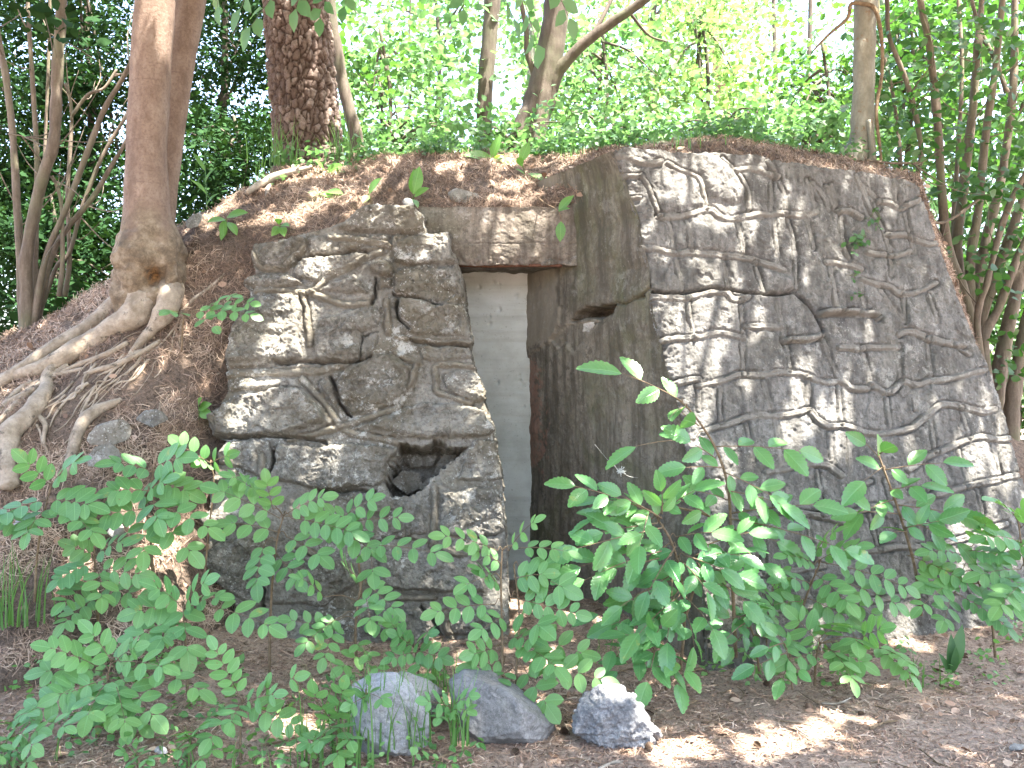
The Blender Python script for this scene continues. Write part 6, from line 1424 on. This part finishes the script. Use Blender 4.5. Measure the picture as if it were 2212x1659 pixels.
mb = MB(); pp = [mound_at(*q) + np.array([0, -.03, .03]) for q in [(535, 428), (575, 402), (610, 388), (650, 378), (675, 370)]]; limb(mb, pp, [.02, .03, .028, .02, .012], 8, 7, .2, 3); limb(mb, [mound_at(590, 395), mound_at(580, 410) + np.array([0, -.03, 0]), mound_at(575, 425)], [.018, .014, .01], 7, 5, .2)
tag(mb.build("dead_branch", M['dead_wood']), "bleached dead branch lying on the slope below the pine", "branch")
# pine cones
mbc = MB(); V0 = []
for k in range(9):
    for j in range(8):
        a = j / 8 * 2 * np.pi + k * .4; rr = .016 * math.sin(math.pi * (k + 1) / 10.5) + .003
        put_leaves(mbc, 'quad', [[0, 0, k * .0052]], [[math.cos(a), math.sin(a), .5]], [[0, 0, 1]], rr * 1.25, [.15 + .1 * (j % 4) + .04 * k], 1.4)
mcone = needle_material("open_pine_cone", (.07, .045, .03), (.13, .088, .06), (.2, .14, .1))
cone0 = mbc.build("pine_cone", mcone)
cones = [("pine cone in the sunlit needles right of the streaked boulder", (1395, 1620)), ("pine cone at the left end of the bright light patch", (1340, 1630)), ("pine cone on the needles above the left light patch", (1580, 1515)), ("pine cone at the foot of the low sapling on the verge", (1650, 1480)),
    ("pine cone in the shaded needles behind the streaked boulder", (1530, 1460)), ("pine cone on the path between the two light patches", (1645, 1620)), ("pine cone under the right-hand saplings", (1965, 1410)), ("pine cone on dark soil below the doorway plant", (1230, 1590)), ("pine cone at the bottom edge below the dark boulder", (1120, 1625)),
    ("pine cone lying at the toe of the bank by the facing", (570, 1430)), ("pine cone on the path's bare middle", (1870, 1545)), ("pine cone by the pale thin stick", (1742, 1530))]
for i, (lab, q) in enumerate(cones):
    o = cone0 if i == 0 else cone0.copy()
    if i: COL.objects.link(o)
    o.scale = [rng.uniform(.7, .95)] * 3; o.location = gpt(*q) + np.array([0, 0, .009]); o.rotation_euler = (rng.uniform(.9, 1.9), rng.uniform(-.4, .4), rng.uniform(0, 6)); tag(o, lab, "pine cone", "pine cones on the ground")

def needles(name, O, N_, L, W, mat, r, lift=.35, down=None, tint=None):
    n = len(O); d = r.normal(size=(n, 3)); d = d - N_ * (d * N_).sum(1, keepdims=True); 
    if down is not None: d = unit(d) + down
    d = unit(d) + N_ * r.normal(size=(n, 1)) * lift; d = unit(d)
    s = unit(np.cross(d, N_ + r.normal(size=(n, 3)) * .3)); L = L * r.uniform(.4, 1.3, (n, 1)); W = W * r.uniform(.6, 1.4, (n, 1))
    b = r.normal(size=(n, 3)) * .12 * L
    m = O + b; a = O - d * L / 2; e = O + d * L / 2
    V = np.stack([a - s * W, a + s * W, m + s * W, m - s * W, e + s * W * .5, e - s * W * .5], 1).reshape(-1, 3)
    i = (np.arange(n) * 6)[:, None]; F = np.concatenate([i + np.array([[0, 1, 2, 3]]), i + np.array([[3, 2, 4, 5]])])
    t = r.uniform(0, 1, n) if tint is None else tint; A = np.zeros((n * 6, 3)); A[:, 2] = np.repeat(t, 6)
    o = make_obj(name, V, [F], mat, None, False, A); o['kind'] = 'stuff'; return o
r = np.random.default_rng(900)
# on the mound, hanging down the slope
gu = np.gradient(mound_grid, axis=0); gv = np.gradient(mound_grid, axis=1); gn = unit(np.cross(gv, gu).reshape(-1, 3)).reshape(mound_grid.shape); gn[gn[..., 1] > 0] *= -1
vis = (_mpx > -150) & (_mpx < 2150)
cand = np.argwhere(vis & (np.arange(len(MU))[:, None] > 0)); 
area = np.linalg.norm(np.cross(gu, gv), axis=-1)[cand[:, 0], cand[:, 1]]
pick = cand[r.choice(len(cand), 105000, p=area / area.sum())]
O = mound_grid[pick[:, 0], pick[:, 1]] + gu[pick[:, 0], pick[:, 1]] * r.uniform(-.5, .5, (len(pick), 1)) + gv[pick[:, 0], pick[:, 1]] * r.uniform(-.5, .5, (len(pick), 1))
Nn = gn[pick[:, 0], pick[:, 1]]; patch = fbm(O * 3.0, 3, 70); low = smooth01((2.0 - O[:, 2]) / .6); k = patch > -.28 + .22 * low + .16 * r.normal(size=len(O))
O, Nn = O[k] + Nn[k] * .006, Nn[k]
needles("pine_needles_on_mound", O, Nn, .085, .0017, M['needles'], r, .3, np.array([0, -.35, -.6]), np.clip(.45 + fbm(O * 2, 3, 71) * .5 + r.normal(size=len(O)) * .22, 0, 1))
# on the ground
n = 110000; gxp = r.uniform(-3.4, 3.6, n); gyp = 3.5 + 3.0 * r.uniform(0, 1, n) ** 1.5
O = np.stack([gxp, gyp, ground_z(gxp, gyp) + .004], 1)
k = fbm(O * 2.2, 3, 72) + r.normal(size=n) * .35 > (gxp * .10 - .15); O = O[k]
needles("pine_needles_on_ground", O, np.tile([0, 0, 1.0], (len(O), 1)), .065, .0017, M['needles_grey'], r, .12, None, np.clip(.5 + r.normal(size=len(O)) * .3, 0, 1))
# small dead leaves, bark flakes and crumbs
n = 15000; gxp = r.uniform(-3.2, 3.4, n); gyp = 3.55 + 2.8 * r.uniform(0, 1, n) ** 1.4
O = np.stack([gxp, gyp, ground_z(gxp, gyp) + .006], 1); mb = MB()
put_leaves(mb, 'small', O, np.concatenate([r.normal(size=(n, 2)), r.normal(size=(n, 1)) * .15], 1), np.concatenate([r.normal(size=(n, 2)) * .35, np.ones((n, 1))], 1), r.uniform(.008, .026, n), r.uniform(0, 1, n))
o = mb.build("leaf_litter", needle_material("bark_flakes_and_dead_leaves", (.07, .045, .035), (.20, .125, .088), (.42, .31, .24))); o['kind'] = 'stuff'

mb = MB()
for k in range(170):
    a, b = r.uniform(-3, 3.4), 3.6 + 2.4 * r.random() ** 1.3; L = r.uniform(.05, .22); an = r.uniform(0, 6.3); z = float(ground_z(np.array([a]), np.array([b]))[0]) + .008
    q = np.array([a, b, z]); dv_ = np.array([math.cos(an), math.sin(an), 0]) * L
    limb(mb, [q, q + dv_ * .5 + r.normal(size=3) * .012 * np.array([1, 1, .4]), q + dv_ + np.array([0, 0, r.uniform(0, .01)])], [.0035, .003, .0015], 5, 3, .2)
o = mb.build("twig_litter", M['twig']); o['kind'] = 'stuff'

mb = MB(); r = np.random.default_rng(951); cs = []
for k in range(230):
    a = r.choice([r.uniform(740, 1320), r.uniform(1220, 1980), r.uniform(560, 760)], p=[.45, .45, .1]); c_ = int((a + 300) / 2700 * (len(MPX) - 1)); q = mound_grid[-1 - int(r.integers(0, 7)), c_]; cs.append(q + np.array([r.normal() * .05, r.uniform(-.05, .5), r.uniform(.01, .09)]))
clump_leaves(mb, cs, list(r.uniform(.07, .16, len(cs))), 30, .042, 'small', .7, .8, r)
o = mb.build("ground_cover", M['lf_maple']); o['kind'] = 'stuff'
mb = MB(); cs = []
for k in range(90):
    a, b = r.uniform(-3.0, -.2), r.uniform(3.7, 5.0); cs.append(np.array([a, b, float(ground_z(np.array([a]), np.array([b]))[0]) + r.uniform(.02, .1)]))
for k in range(26):
    a, b = r.uniform(.9, 3.0), r.uniform(4.9, 5.6); cs.append(np.array([a, b, float(ground_z(np.array([a]), np.array([b]))[0]) + r.uniform(.02, .1)]))
clump_leaves(mb, cs, list(r.uniform(.04, .10, len(cs))), 18, .036, 'small', .7, .9, r)
o = mb.build("low_ground_cover", M['lf_pinnate']); o['kind'] = 'stuff'

mb = MB(); n = 420; gxp = r.uniform(-3.2, 3.4, n); gyp = 3.6 + 2.6 * r.uniform(0, 1, n) ** 1.3
O = np.stack([gxp, gyp, ground_z(gxp, gyp) + .012], 1)
put_leaves(mb, 'oval', O, np.concatenate([r.normal(size=(n, 2)), r.normal(size=(n, 1)) * .25], 1), np.concatenate([r.normal(size=(n, 2)) * .5, np.ones((n, 1))], 1), r.uniform(.03, .06, n), r.uniform(0, 1, n), r.uniform(.8, 1.5, n))
pk = cand[r.choice(len(cand), 260, p=area / area.sum())]; O = mound_grid[pk[:, 0], pk[:, 1]] + gn[pk[:, 0], pk[:, 1]] * .015
put_leaves(mb, 'oval', O, r.normal(size=(260, 3)) * np.array([1, .3, .5]), gn[pk[:, 0], pk[:, 1]] + r.normal(size=(260, 3)) * .35, r.uniform(.03, .06, 260), r.uniform(0, 1, 260), 1.2)
o = mb.build("dead_leaves", needle_material("curled_dead_leaves", (.10, .06, .04), (.24, .15, .10), (.44, .33, .25))); o['kind'] = 'stuff'
